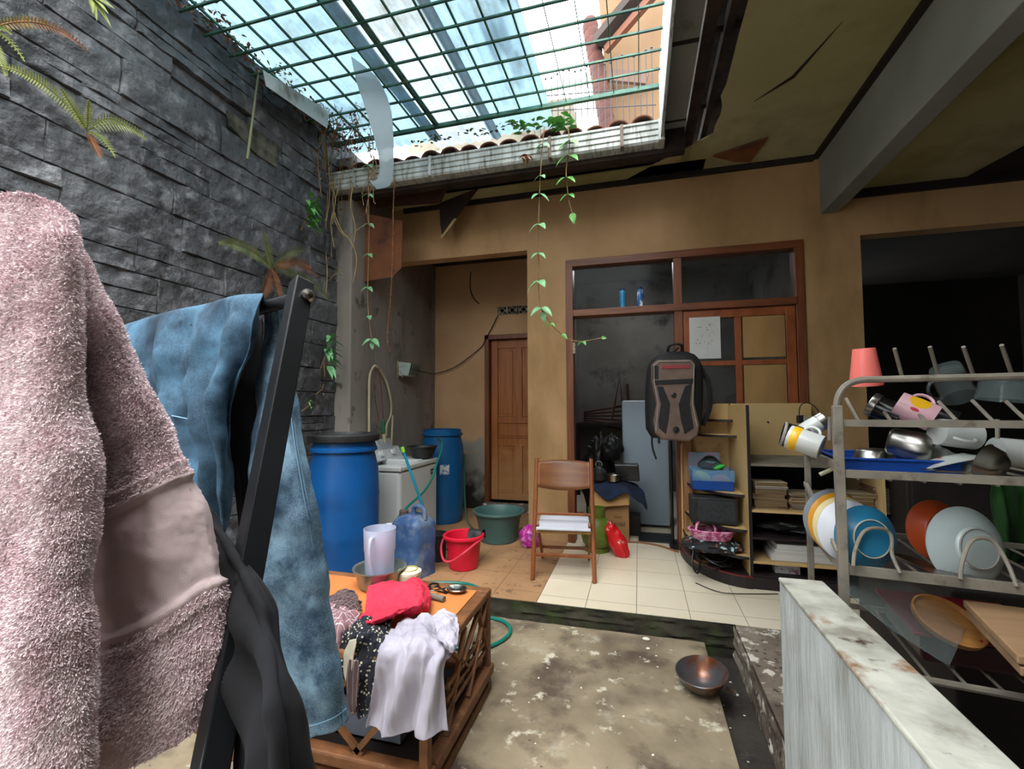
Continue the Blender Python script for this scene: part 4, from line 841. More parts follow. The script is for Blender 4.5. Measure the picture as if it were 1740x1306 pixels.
t = thing('lidded_pot', 'dull metal pot with loop handle at the left of the carton pile', 'pot', (-.37, 4.4, zt + .04)); MB().lathe([(.055, 0), (.07, .02), (.072, .09), (.045, .12), (.02, .13), (0, .13)], 28).build('pot', m_pan, t, smooth=True); MB().tube(circ((.0, -.0, .16), .03, 14, orient((0, 1, .2))), .004, 5, closed=True).build('handle', m_steel, t)
bag('black_bag', 'large black bag slumped behind the carton in the doorway', (-.42, 4.98, ZT + .45), (.17, .17, .45), 0, m_black, 3, cat='bag')
bag('black_bag', 'black rounded backpack heap left of the fridge top', (-.27, 4.74, ZT + .8), (.11, .08, .13), 0, m_black, 6, cat='bag')
m_redst = M('dull_red_sticks', '#4f2a1e', '#3c211a', 10, rough=.8)
t = thing('stick_rack', 'dark red stick rack against the far wall of the inner room', 'rack', (-.55, 6.6, 1.35)); q = MB()
for k in range(6): q.tube([aty(992, 700 + k * 3, 6.6), aty(1056, 690 + k * 8, 6.55)], .014, 5)
q.tube([aty(1040, 712, 6.5), aty(1053, 640, 6.5), aty(1060, 712, 6.5)], .016, 5); q.tube([aty(1066, 652, 6.5), aty(1069, 712, 6.5)], .022, 6); q.tube([aty(1046, 690, 6.5), aty(1060, 688, 6.5)], .012, 5)
q.build('sticks', m_redst, t, o=t.location)
t = thing('pan_shelf', 'dark shelf board holding the stick rack and fridge-side clutter in the inner room', 'shelf', (-.4, 6.7, 0.11)); b = MB(); b.bb(-.85, .3, 6.4, 7.0, 1.06, 1.1); b.bb(-.85, -.8, 6.4, 6.45, .11, 1.06); b.build('board', m_dkwood, t, o=t.location)
# black pole and window wall
b = MB(); b.bb(XM + .03, FX1, YW - .0, YW + .1, 0, .93); struct(b.build('wall_under_window', m_cream))
t = thing('metal_stand', 'black metal pole stand right of the fridge under the backpack', 'stand', (.27, 4.3, ZT)); MB().tube([(0, 0, 0), (0, 0, .95)], .013, 8).build('pole', m_black, t, smooth=True); MB().tube([(.045, .01, 0), (.045, .01, .98)], .008, 8).build('rod', m_steel, t, smooth=True); b = MB(); b.box((.02, 0, .01), (.1, .25, .02)); b.build('base', m_black, t)
t = thing('door_mat', 'dark flat mat on the floor by the foot of the fridge', 'mat', (.13, 4.5, ZT)); b = MB(); b.box((0, 0, .006), (.3, .3, .01)); b.build('mat', m_black, t, bevel=.003)
hz = [Vector((-.18, 4.28, ZT + .008)), Vector((.0, 4.3, ZT + .008)), Vector((.15, 4.24, ZT + .008)), Vector((.3, 4.1, ZT + .008))]
tag(MB().tube(smoothpts(hz, 6), .008, 6).build('brown_hose', M('brown_hose', '#8a5a3a', rough=.6), o=hz[0]), 'thin brown hose lying on the floor across the doorway', 'hose')
# backpack
m_bp = M('brown_grey_nylon', '#5e4c42', '#6b584c', 12, rough=.7, bump=.2, bscale=60); m_bpk = M('black_nylon', '#121113', '#1c1b1d', 12, rough=.75, bump=.2, bscale=60); m_bpr = M('faded_red_stripe', '#8c3338', rough=.7); m_pipe = M('grey_piping', '#8b8580', rough=.5)
BP = thing('backpack', 'large brown and black backpack hanging on the doorway post', 'backpack', (.285, 3.87, 1.03), R(6))
def bpf(u, v):
    a = 2 * math.pi * u; ca, sa = math.cos(a), math.sin(a); e = .5
    w_ = .195 + .02 * math.sin(v * 3.1); 
    if v > .78: w_ *= math.sqrt(max(0, 1 - ((v - .78) / .22) ** 2)) * .55 + .45
    if v < .1: w_ *= .82 + 1.8 * v
    dp = .125 * (1 if v < .8 else 1 - (v - .8) * 2.2) * (1 if v > .08 else .75 + v * 3)
    return Vector((w_ * math.copysign(abs(ca) ** e, ca) - .03 * (1 - v), dp * math.copysign(abs(sa) ** e, sa) * (1 + .05 * fbm((ca, sa, v * 3), 2)), .05 + v * .68))
b = MB(); b.grid(bpf, 44, 30); b.add([bpf(i / 44, 1) for i in range(44)], [tuple(range(44))]); b.add([bpf(i / 44, 0) for i in range(44)], [tuple(range(44))[::-1]]); b.build('pack_body', m_bpk, BP, smooth=True, ang=70)
# front pocket panel, raised, with hourglass brown shape
def fr_(x, z, o=0): return Vector((x * 1.25 - .03, -.125 - o, (z - .33) * 1.14 + .35))
outl = [(-.12, .1), (-.08, .06), (.08, .05), (.13, .09), (.14, .16), (.115, .3), (.12, .48), (.125, .57), (.1, .6), (-.1, .6), (-.135, .57), (-.135, .45), (-.11, .3), (-.13, .18)]
def pan(name, pts, o0, o1, m, bev=.008):
    n = len(pts); b = MB(); b.add([fr_(x, z, o0) for x, z in pts] + [fr_(x, z, o1) for x, z in pts], [tuple(range(n)), tuple(range(n, 2 * n))[::-1]] + [(i, n + i, n + (i + 1) % n, (i + 1) % n) for i in range(n)]); return b.build(name, m, BP, bevel=bev, segs=2)
pan('front_pocket', outl, -.03, .03, m_bp, .015)
pan('mesh_panel', [(-.1, .14), (-.06, .1), (-.04, .2), (-.03, .3), (-.07, .42), (-.105, .42), (-.085, .3), (-.1, .2)], .029, .034, m_bpk, .002)
pan('mesh_panel', [(.105, .14), (.085, .3), (.1, .44), (.06, .42), (.02, .3), (.03, .2), (.05, .1)], .029, .034, m_bpk, .002)
pan('top_band', [(-.115, .43), (.105, .44), (.11, .47), (-.12, .46)], .029, .036, m_bpk, .002); pan('side_panel', [(-.13, .47), (-.095, .47), (-.095, .56), (-.13, .56)], .029, .035, m_bpk, .002)
pan('red_stripe', [(-.075, .54), (.09, .54), (.09, .562), (-.075, .562)], .03, .036, m_bpr, .001)
b = MB(); b.tube([fr_(x, z, .033) for x, z in [(-.118, .12), (-.1, .3), (-.123, .46), (-.123, .56), (-.09, .588), (.09, .588), (.115, .56), (.11, .46), (.1, .3), (.125, .15)]], .004, 5); b.build('piping', m_pipe, BP, smooth=True)
MB().tube(smoothpts([(-.06, -.05, .72), (-.055, -.09, .77), (0, -.1, .785), (.04, -.09, .77), (.045, -.05, .72)], 5), .011, 6).build('top_handle', m_bpk, BP, smooth=True)
MB().lathe([(.02, 0), (.02, .008), (.012, .012), (0, .012)], 16, fr_(-.01, .36, .033), orient((0, -1, 0))).build('emblem', m_pan, BP); MB().lathe([(.024, 0), (.024, .008), (0, .012)], 16, fr_(-.0, .13, .033), orient((0, -1, 0))).build('emblem', m_pan, BP)
MB().tube(smoothpts([(.15, 0, .66), (.24, -.03, .5), (.25, -.03, .3), (.2, 0, .15)], 5), .022, 6).build('shoulder_strap', m_bpk, BP, smooth=True)
MB().tube(smoothpts([(-.18, -.02, .2), (-.19, -.02, .0), (-.16, -.02, -.12)], 4), .008, 5).build('loose_strap', m_bpk, BP)
MB().tube([(-.17, .0, .66), (.0, .05, .74), (.05, .1, .78), (.05, .16, .78)], .008, 5).build('hanging_loop', m_bpk, BP)
# grey wall fittings
m_pale = M('pale_mint_plastic', '#8fa29a', '#a0b0a6', 10, rough=.55, c3='#4e4a42', s3=20, t3=.62)
t = thing('wall_caddy', 'pale mint plastic caddy fixed on the grey wall with a dark lattice front', 'caddy', (-2.45, 4.42, 1.66))
b = MB(); b.hexa([Vector(q) for q in ((.005, -.1, 0), (.11, -.07, .0), (.11, .1, .0), (.005, .1, 0), (.005, -.13, .15), (.16, -.1, .13), (.16, .13, .13), (.005, .13, .15))]); b.build('box', m_pale, t, bevel=.008)
b = MB()
for k in range(5): b.tube([(.165, -.08 + k * .045, .13), (.13, -.07 + k * .04, .01)], .004, 4)
b.tube([(.15, -.1, .07), (.15, .12, .07)], .004, 4); b.build('lattice', m_black, t)
b = MB(); b.tube([(.02, -.12, -.02), (.02, -.12, .17)], .008, 5); b.tube([(.05, -.09, -.02), (.12, -.06, .17)], .006, 5); b.build('bracket', m_twig, t)
hz = [atx(702, 628, -2.4), atx(730, 634, -2.42), aty(742, 634, 5.2), aty(775, 622, 5.2), aty(815, 592, 5.22), aty(826, 575, 5.22), aty(846, 536, 5.2)]
tag(MB().tube(smoothpts(hz, 6), .006, 5).build('cable', m_dkwood, o=hz[0]), 'thin dark cable sagging from the wall caddy to the vent over the door', 'cable')
tag(MB().tube(smoothpts([aty(*p, 5.24) for p in ((800, 462), (799, 490), (806, 508), (814, 516))], 5), .005, 5).build('crack_wire', m_dkwood, o=aty(800, 462, 5.24)), 'short dark wire hanging high on the ochre recess wall', 'wire')
m_pipe2 = M('ivory_pvc', '#b8ac8c', '#a89c7c', 6, rough=.5)
hz = [atx(*p, -2.42) for p in ((627, 745), (627, 680), (628, 640), (634, 624), (640, 622), (648, 632), (657, 650), (664, 680), (664, 705), (657, 722), (656, 740))]
tag(MB().tube(smoothpts(hz, 5), .011, 8).build('bent_pipe', m_pipe2, o=hz[3], smooth=True), 'ivory plastic pipe bent in an arch against the grey wall over the open drum', 'pipe')
t = thing('pipe_fitting', 'tap and connector with red cable hanging on the grey wall above the washing machine', 'tap', hz[-1])
MB().tube(smoothpts([atx(*p, -2.41) for p in ((643, 624), (648, 660), (650, 690), (652, 712))], 4), .004, 5).build('red_cable', M('red_cable', '#7a2b22', rough=.6), t, o=t.location)
MB().tube(smoothpts([atx(*p, -2.41) for p in ((638, 626), (637, 670), (644, 715))], 4), .004, 5).build('red_cable', M('brown_cable', '#5a3226', rough=.6), t, o=t.location)
MB().tube([atx(651, 715, -2.39), atx(651, 735, -2.39)], .02, 8).build('tap_body', M('green_tap', '#1c5a3a', rough=.5), t, o=t.location); MB().tube([atx(652, 736, -2.39), atx(654, 752, -2.39)], .018, 8).build('spout', m_pipe2, t, o=t.location)
tag(MB().tube([atx(667, 705, -2.42), atx(665, 760, -2.42)], .012, 8).build('drain_pipe', m_pipe2, o=atx(667, 760, -2.42)), 'short thin ivory pipe running down the grey wall behind the washing machine', 'pipe')
# rusty bowl on the courtyard floor
m_rb = M('rusty_enamel', '#5d6066', '#74726f', 5, rough=.3, metal=.6, c3='#6e4028', s3=7, t3=.5, w3=.08)
t = thing('metal_bowl', 'rusty dark metal bowl tilted on the courtyard concrete by the gutter', 'bowl', (.27, 2.36, .004))
mm = Matrix.Rotation(R(7), 3, 'X') @ Matrix.Rotation(R(-5), 3, 'Y')
MB().lathe([(0, 0), (.05, .003), (.085, .03), (.107, .07), (.113, .085), (.117, .086), (.113, .088), (.103, .074), (.08, .034), (.045, .008), (0, .006)][0:], 40, (0, 0, .008), mm).build('bowl', m_rb, t, smooth=True, ang=80)
MB().tube([(.09, -.07, .06), (.118, -.1, .065)], .012, 8).build('spout', m_steel, t, smooth=True)
# litter on the ground
m_chip = M('white_chip', '#d6d2c4', rough=.8)
rnd = random.Random(77); c0 = None
for i in range(34):
    if i < 24: x, y, z = rnd.uniform(-.6, .3), rnd.uniform(1.6, 2.8), 0
    else: x, y, z = rnd.uniform(.36, .47), rnd.uniform(1.8, 2.7), -.07
    if c0 is None:
        c0 = MB()._ell((0, 0, .003), (.011, .008, .004), 5, None).build('plaster_chip', m_chip, smooth=True); c = c0
    else: c = c0.copy(); col.objects.link(c)
    c.location = (x, y, z); c.rotation_euler = (0, 0, rnd.uniform(0, 6)); s = rnd.choice((.3, .4, .5, .6, 1.1)); c.scale = (s, s, s); tag(c, 'small pale plaster chip lying on the ground', 'debris', 'plaster chips on the ground')
tag(MB()._ell((.02, 2.78, .006), (.022, .014, .009), 6, None).build('pale_pebble', m_chip, o=(.02, 2.78, 0), smooth=True), 'white pebble at the foot of the mossy terrace step', 'pebble')
# ------------------------------------------------------------------ corner shelf unit
m_sb = M('beige_melamine', '#c6a874', '#bb9b66', 1.6, rough=.5, c3='#8c6b3f', s3=4, t3=.68); m_se = M('dark_edge_trim', '#1a1416', '#241b1c', 8, rough=.5); m_sred = M('dark_red_trim', '#5a1a1c', rough=.5); m_dust = M('dusty_board', '#6b6355', '#857c6b', 8, rough=.9)
S = thing('corner_shelf_unit', 'beige corner shelf unit with rounded left shelves and black trim', 'shelf unit', (.72, 3.8, ZT))
so_ = S.location
SX, SYB, SYF = .715, 4.1, 3.45
def quarter(rx, ry, n=14): return [(SX, SYB)] + [(SX - rx * math.cos(R(90 * i / n)), SYB - ry * math.sin(R(90 * i / n))) for i in range(n + 1)]
b = MB(); b.bb(SX - .01, SX + .008, SYF, SYB, ZT + .0, 1.335); b.build('divider_panel', m_sb, S, o=so_)
b = MB(); b.bb(SX + .0085, SX + .012, SYF, SYB, ZT + .0, .93); b.bb(SX - .008, SX + .012, SYF - .006, SYF, ZT, 1.335); b.build('divider_edge', m_se, S, o=so_)
bp = [(.33, ZT), (SX, ZT), (SX, 1.35), (.62, 1.35), (.57, 1.33), (.535, 1.29), (.53, 1.22), (.46, 1.2), (.43, 1.15), (.42, 1.08), (.37, 1.06), (.335, 1.0)]
b = MB(); b.prism(bp, -SYB - .012, -SYB, Matrix(((1, 0, 0), (0, 0, -1), (0, 1, 0)))); b.build('back_panel', m_sb, S, o=so_)
b = MB(); b.bb(SX + .01, 1.31, SYB, SYB + .012, .93, 1.35); b.build('back_panel', m_sb, S, o=so_)
b = MB(); b.bb(SX + .01, 1.5, SYB, SYB + .01, ZT, .93); b.build('back_panel', m_black, S, o=so_)
lev = [(1.215, .19, .2), (1.1, .29, .33), (.7, .34, .55), (.47, .36, .6), (.3, .37, .64)]
for z, rx, ry in lev:
    b = MB(); b.prism(quarter(rx, ry), z - .008, z + .008); b.build('shelf', m_sb, S, o=so_)
    q = quarter(rx + .004, ry + .004)[1:]; b = MB(); [b.bar((*q[i], z), (*q[i + 1], z), .006, .018) for i in range(len(q) - 1)]; b.build('shelf_edge', m_se, S, o=so_)
b = MB(); b.prism(quarter(.4, .68), ZT, ZT + .075); b.bb(SX, 1.5, 3.43, 3.45, ZT, ZT + .075); b.build('base', m_se, S, o=so_)
q = quarter(.404, .684)[1:]; b = MB(); [b.bar((*q[i], ZT + .08), (*q[i + 1], ZT + .08), .01, .012) for i in range(len(q) - 1)]; b.build('base_trim', m_sred, S, o=so_)
for z, m in ((.93, m_dust), (.62, m_sb), (.44, m_se), (.28, m_sb), (.19, m_se)):
    b = MB(); b.bb(SX + .012, 1.5, SYF + .0, SYB, z - .008, z + .008); b.build('shelf', m, S, o=so_)
b = MB(); b.bb(1.48, 1.5, SYF, SYB, ZT, .93); b.build('side_panel', m_sb, S, o=so_)
b = MB(); b.bb(.345, .415, 4.02, 4.1, ZT, 1.05); tag(b.build('timber_post', M('weathered_timber', '#7a4f30', '#9a7450', 5, rough=.8, stretch=(6, 6, .6), c3='#b59a78', s3=3, t3=.6), o=(.38, 4.06, ZT), bevel=.004), 'weathered brown timber post between the doorway and the beige shelf unit', 'post')
# things on the shelf unit
m_clr = M('clear_blue_plastic', '#6f9ac0', rough=.3, alpha=.45); m_blued = M('blue_tinted_plastic', '#1f4c9a', rough=.35, alpha=.85)
t = thing('plastic_box', 'clear blue storage box full of cables and toys on the rounded shelf', 'box', (.52, 3.76, .709))
b = MB()
for (x0, x1, y0, y1) in ((-.14, .14, -.1, -.097), (-.14, .14, .097, .1), (-.14, -.137, -.1, .1), (.137, .14, -.1, .1)): b.bb(x0, x1, y0, y1, 0, .07)
b.bb(-.14, .14, -.1, .1, 0, .004); b.build('tray', m_blued, t)
b = MB()
for (x0, x1, y0, y1) in ((-.145, .145, -.105, -.102), (-.145, .145, .102, .105), (-.145, -.142, -.105, .105), (.142, .145, -.105, .105)): b.bb(x0, x1, y0, y1, .07, .15)
b.build('wall', m_clr, t)
m_or = M('orange_toy', '#b5663a', rough=.5); m_yel = M('yellow_green_toy', '#a9b52c', rough=.5); m_grn = M('bright_green_toy', '#35a83a', rough=.5)
tag(MB()._ell((.46, 3.74, .80), (.06, .03, .035), 10, Matrix.Rotation(.5, 3, 'Y')).build('yellow_toy', m_yel, o=(.46, 3.74, .8), smooth=True), 'yellow green soft item in the clear blue box', 'toy')
tag(MB()._ell((.57, 3.74, .87), (.05, .03, .018), 10, Matrix.Rotation(-.4, 3, 'Y')).build('green_toy', m_grn, o=(.57, 3.74, .87), smooth=True), 'bright green item on top of the cables in the clear box', 'toy')
tag(MB()._ell((.58, 3.72, .77), (.07, .05, .05), 10).build('orange_toy', m_or, o=(.58, 3.72, .77), smooth=True), 'orange brown item at the bottom of the clear blue box', 'toy')
q = MB(); [q.tube(circ((.52, 3.77, .88 + .01 * k), .075 - .008 * k, 22, orient((.1, -.5 - .1 * k, 1)), sx=1.2), .004, 5, closed=True) for k in range(5)]
tag(q.build('cable_coil', m_black, o=(.52, 3.77, .88)), 'coil of black cable heaped in the clear blue box', 'cable')
b = MB(); b.box((.5, 3.98, .88), (.24, .012, .16)); tag(b.build('printed_pouch', M('teal_printed_pouch', '#4c8f94', '#8f6f8a', 18, rough=.5, c3='#b83a6a', s3=10, t3=.65), o=(.5, 3.98, .8), bevel=.004), 'teal and pink printed pouch standing behind the cables on the shelf', 'pouch')
t = thing('black_speaker', 'black rectangular speaker box on the rounded shelf under the blue box', 'speaker', (.51, 3.66, .48)); b = MB(); b.box((0, 0, .098), (.31, .18, .185)); b.build('case', m_rubber, t, bevel=.008); b = MB(); b.box((.015, -.092, .098), (.25, .006, .15)); b.build('grille', M('speaker_cloth', '#26282a', '#303335', 40, rough=.9), t, bevel=.003)
m_pw = M('pink_woven', '#b24a78', '#d9a2b8', 40, rough=.7, two=(.47, .53)); m_flor = M('black_floral_fabric', '#131416', '#1b1c20', 10, rough=.7, c3='#b5704e', s3=16, t3=.6, w3=.03); N, L, p = nodes_of(m_flor)
n1 = N.new('ShaderNodeTexNoise'); n1.inputs['Scale'].default_value = 19; tc = N.new('ShaderNodeTexCoord'); L.new(tc.outputs['Object'], n1.inputs['Vector']); r = N.new('ShaderNodeMapRange'); r.inputs[1].default_value = .64; r.inputs[2].default_value = .67; L.new(n1.outputs[0], r.inputs[0]); mixin(N, L, p, r.outputs[0], '#9cc0c4')
t = thing('pink_basket', 'small pink and white woven basket on the black floral bag', 'basket', (.49, 3.6, .375))
q = MB(); [q.tube(circ((0, 0, .01 + .014 * k), .09 + .006 * k, 28, sx=1.35, sy=.8), .008, 6, closed=True) for k in range(5)]; q.tube(circ((-.04, -.03, .07), .07, 18, orient((.3, -1, .4))), .009, 6, closed=True); q.lathe([(.08, .0), (0, .0)], 20, sx=1.3, sy=.8); q.build('weave', m_pw, t, smooth=True)
bag('floral_bag', 'black bag with coral and pale blue flowers drooping over the shelf edge', (.49, 3.62, .335), (.2, .17, .045), .1, m_flor, 12)
q = MB(); q.tube(smoothpts([(.36, 3.5, .33), (.34, 3.44, .24), (.37, 3.43, .18), (.39, 3.45, .24), (.37, 3.5, .3)], 5), .007, 6); tag(q.build('bag_strap', m_black, o=(.36, 3.5, .33)), 'black strap with buckle hanging from the floral bag over the shelf edge', 'strap')
rnd = random.Random(4); q = MB()
for k in range(9): q.tube(circ((.52 + rnd.uniform(-.1, .1), 3.62 + rnd.uniform(-.08, .06), .21 + .008 * k), rnd.uniform(.05, .1), 20, orient((rnd.uniform(-.4, .4), rnd.uniform(-.6, .1), 1))), .006, 5, closed=True)
tag(q.build('black_cables', m_black, o=(.52, 3.6, .19)), 'heap of black cables and adapters on the lowest rounded shelf', 'cables')
b = MB(); b.box((.42, 3.62, .21), (.1, .1, .03), .4); tag(b.build('brown_pouch', M('tan_pouch', '#8a5a38', rough=.7), o=(.42, 3.62, .19), bevel=.01), 'tan pouch beside the black cables on the lowest shelf', 'pouch')
t = thing('white_bottle', 'slim white and grey bottle standing on the right shelf against the divider', 'bottle', (.79, 3.95, .938)); MB().lathe([(.028, 0), (.03, .01), (.03, .2), (.02, .22), (0, .22)], 20).build('body', M('grey_white_bottle', '#a7adb3', rough=.4), t, smooth=True); MB().lathe([(.031, .0), (.031, .03)], 20).build('band', m_navy, t, smooth=True)
# power adapter hanging from the panel edge
t = thing('hanging_adapter', 'small black plug adapter hanging on its cord from the beige panel corner', 'adapter', aty(1360, 712, 3.95)); b = MB(); b.box((0, 0, 0), (.045, .04, .06)); b.build('plug', m_black, t, bevel=.006); b = MB(); b.box((.025, -.015, .005), (.02, .03, .045)); b.build('socket', M('grey_socket', '#8f9388', rough=.5), t, bevel=.004)
MB().tube(smoothpts([aty(*p, 3.97) for p in ((1358, 705), (1360, 690), (1370, 684), (1384, 690), (1393, 705), (1394, 735))], 5), .004, 5).build('cord', m_black, t, o=t.location)
tag(MB().lathe([(.006, 0), (.006, .004), (0, .004)], 10, (1.0, 4.098, 1.2), orient((0, -1, 0))).build('panel_hole_plug', m_black, o=(1.0, 4.098, 1.2)), 'tiny dark screw plug in the beige back panel', 'screw')
# books
BC = ['#a07c55', '#8d6a48', '#b09068', '#7a5538', '#9c8a70', '#c2b190', '#6b4a35']
bm = [M('old_book_%s' % n, h, rough=.8) for n, h in zip(('tan', 'umber', 'sand', 'brown', 'dusty', 'cream', 'russet'), BC)]; m_page = M('page_edges', '#7d684a', '#5d4c34', 60, rough=.9, stretch=(.2, .2, 8)); m_pagew = M('white_page_edges', '#97938a', '#75716a', 60, rough=.9, stretch=(.2, .2, 8))
def book(c, w_, d_, h_, rz, m, lab, mp=m_page, group=None):
    t = thing('book', lab, 'book', c, rz, group)
    b = MB(); b.bb(-w_ / 2, w_ / 2, -d_ / 2, d_ / 2, 0, .002); b.bb(-w_ / 2, w_ / 2, -d_ / 2, d_ / 2, h_ - .002, h_); b.bb(-w_ / 2, -w_ / 2 + .002, -d_ / 2, d_ / 2, .002, h_ - .002); b.build('cover', m, t)
    b = MB(); b.bb(-w_ / 2 + .002, w_ / 2 - .004, -d_ / 2 + .003, d_ / 2 - .003, .002, h_ - .002); b.build('pages', mp, t); return t
rnd = random.Random(12)
z = .629; order = ['bottom', 'second lowest', 'third lowest', 'third from the top', 'second from the top', 'topmost']
for k, h in enumerate((.02, .045, .03, .04, .012, .03)):
    book((.86 + rnd.uniform(-.012, .012), 3.58, z), .2, .16, h, rnd.uniform(-.12, .12), bm[k] if k != 4 else M('white_magazine', '#c5c8d0', rough=.5), order[k] + ' book of the worn stack beside the divider panel'); z += h + .0005
z = .629
for k, h in enumerate((.01, .012, .014, .02, .018, .016, .012)):
    book((1.14 + rnd.uniform(-.02, .02), 3.62, z), .3, .22, h, rnd.uniform(-.08, .08), bm[(k * 3) % 7], 'old book in the middle stack of the right shelf', [m_pagew, m_page][k > 2], 'books in the middle stack'); z += h + .0005
z = .629
for k, h in enumerate((.012, .035, .03, .025, .02)):
    book((1.36 + rnd.uniform(-.02, .02), 3.6, z), .24, .18, h, rnd.uniform(-.12, .12), bm[(k * 2 + 3) % 7], 'old book in the stack behind the dish rack post', m_page, 'books behind the rack post'); z += h + .0005
z = .629
for k in range(9):
    book((1.6 + .01 * math.sin(k * 2), 3.62, z), .27, .2, .018, rnd.uniform(-.1, .1), bm[(k * 5 + 1) % 7], 'magazine in the tall leaning stack at the right end of the shelf', m_pagew, 'magazines at the right end'); z += .0185
z = .289
for k, h in enumerate((.045, .012, .02, .035)):
    b = MB(); b.box((1.16 + .01 * k, 3.62, z + h / 2), (.62, .26, h - .002), .01 * k - .015); tag(b.build('paper_ream', m_paper, o=(1.16, 3.62, z)), ('thick white paper bundle at the bottom of the pile on the low shelf', 'thin white paper bundle second from the bottom on the low shelf', 'white paper bundle third from the bottom on the low shelf', 'white paper bundle topmost on the low shelf pile')[k], 'paper'); z += h
bag('black_fabric_heap', 'black fabric heap on the shelf between the books and white papers', (1.05, 3.7, .5), (.28, .2, .06), 0, m_black, 17)
t = thing('small_carton', 'small white printed carton on the lowest shelf right of the divider', 'carton', (.95, 3.56, .199)); b = MB(); b.box((0, 0, .03), (.15, .08, .06)); b.build('box', M('printed_white_carton', '#b5b3b5', '#7d5560', 25, rough=.6, two=(.55, .62)), t, bevel=.002)
tag(MB().tube(smoothpts([(.36, 3.43, ZT + .005), (.5, 3.3, ZT + .005), (.7, 3.33, ZT + .005), (.85, 3.37, ZT + .005)], 6), .003, 5).build('loose_wire', m_black, o=(.5, 3.3, ZT)), 'thin dark cord on the white tiles in front of the shelf unit base', 'cord')

t = thing('dark_block', 'low dark block added as shade right of the shelf unit, behind the rack', 'cabinet', (2.35, 3.62, ZT)); b = MB(); b.bb(-.8, .9, -.3, .3, 0, .86); b.build('carcass', M('painted_shade_brown', '#1d1713', '#2a211b', 4, rough=.7), t, bevel=.006); b = MB(); b.bb(-.78, .04, -.315, -.301, .05, .82); b.build('door', m_dkwood, t, bevel=.004); b = MB(); b.bb(.06, .88, -.315, -.301, .05, .82); b.build('door', m_dkwood, t, bevel=.004)  # added dark block, stands in for the gloom beside the shelves
# ------------------------------------------------------------------ crate table with laundry
m_tw = M('weathered_brown_table', '#5d3a20', '#7a4e2b', 4, rough=.6, stretch=(3, 3, 3), bump=.3, bscale=25, c3='#8f7350', s3=8, t3=.68); m_inset = M('orange_veneer', '#c77a42', '#b86d38', 3, rough=.5)
T_ = thing('coffee_table', 'low brown lattice-sided table with orange top in the foreground, covered with laundry', 'table', (-1.17, 1.78, 0)); to = T_.location
TX0, TX1, TY0, TY1, TZ = -1.66, -.69, 1.44, 2.12, .47
b = MB()
b.bb(TX0, TX1, TY0, TY0 + .055, TZ - .035, TZ); b.bb(TX0, TX1, TY1 - .055, TY1, TZ - .035, TZ); b.bb(TX1 - .055, TX1, TY0 + .055, TY1 - .055, TZ - .035, TZ); b.bb(TX0, TX0 + .055, TY0 + .055, TY1 - .055, TZ - .035, TZ); b.build('top_frame', m_tw, T_, o=to, bevel=.008)
b = MB(); b.bb(TX0 + .055, TX1 - .055, TY0 + .055, TY1 - .055, TZ - .02, TZ + .0); b.build('top_board', m_inset, T_, o=to)
for x in (TX0 + .02, TX1 - .02):
    for y in (TY0 + .02, TY1 - .02): b = MB(); b.bb(x - .017, x + .017, y - .017, y + .017, .0, TZ - .035); b.build('leg', m_tw, T_, o=to, bevel=.004)
b = MB()
for z0, z1, e in ((0, .045, .0), (.075, .12, .01)):
    b.bb(TX0 - e, TX1 + e, TY0 - e, TY0 + .045, z0, z1); b.bb(TX0 - e, TX1 + e, TY1 - .045, TY1 + e, z0, z1); b.bb(TX1 - .045, TX1 + e, TY0 + .045, TY1 - .045, z0, z1); b.bb(TX0 - e, TX0 + .045, TY0 + .045, TY1 - .045, z0, z1)
b.build('base_rail', m_tw, T_, o=to, bevel=.008)
b = MB(); x = TX1 - .015
for z in (.2, .245, .29): b.bar((x, 1.62, z), (x, 2.09, z), .012, .014)
for y in (1.66, 1.73, 1.8, 1.87, 1.94): b.bar((x - .008, y, .12 if y < 1.7 else .2), (x - .008, y, .3), .01, .012)
for (y0, z0, y1, z1) in ((2.08, .43, 1.84, .13), (1.96, .43, 2.08, .2), (1.8, .43, 1.62, .12), (1.62, .43, 1.84, .25), (1.98, .43, 1.76, .29)): b.bar((x + .002, y0, z0), (x + .002, y1, z1), .012, .02, (1, 0, 0))
b.build('side_lattice', m_tw, T_, o=to)
b = MB(); y = TY0 + .015
for (x0, z0, x1, z1) in ((-1.6, .43, -1.25, .12), (-1.3, .43, -.95, .12), (-.95, .43, -1.25, .12), (-.72, .43, -.98, .12)): b.bar((x0, y, z0), (x1, y, z1), .02, .014, (0, 1, 0))
b.build('front_lattice', m_tw, T_, o=to)
b = MB(); b.bb(TX0 + .04, TX1 - .04, TY0 + .04, TY1 - .04, .08, .092); b.build('lower_shelf', m_dkwood, T_, o=to)
t = thing('grey_crate', 'grey plastic crate stored inside the lattice table', 'crate', (-1.0, 1.66, .093)); b = MB()
for q in ((-.14, .14, -.1, -.09), (-.14, .14, .09, .1), (-.14, -.13, -.09, .09), (.13, .14, -.09, .09)): b.bb(*q, 0, .14)
b.bb(-.14, .14, -.1, .1, 0, .008); b.build('crate', M('crate_grey', '#6f7480', rough=.6), t)
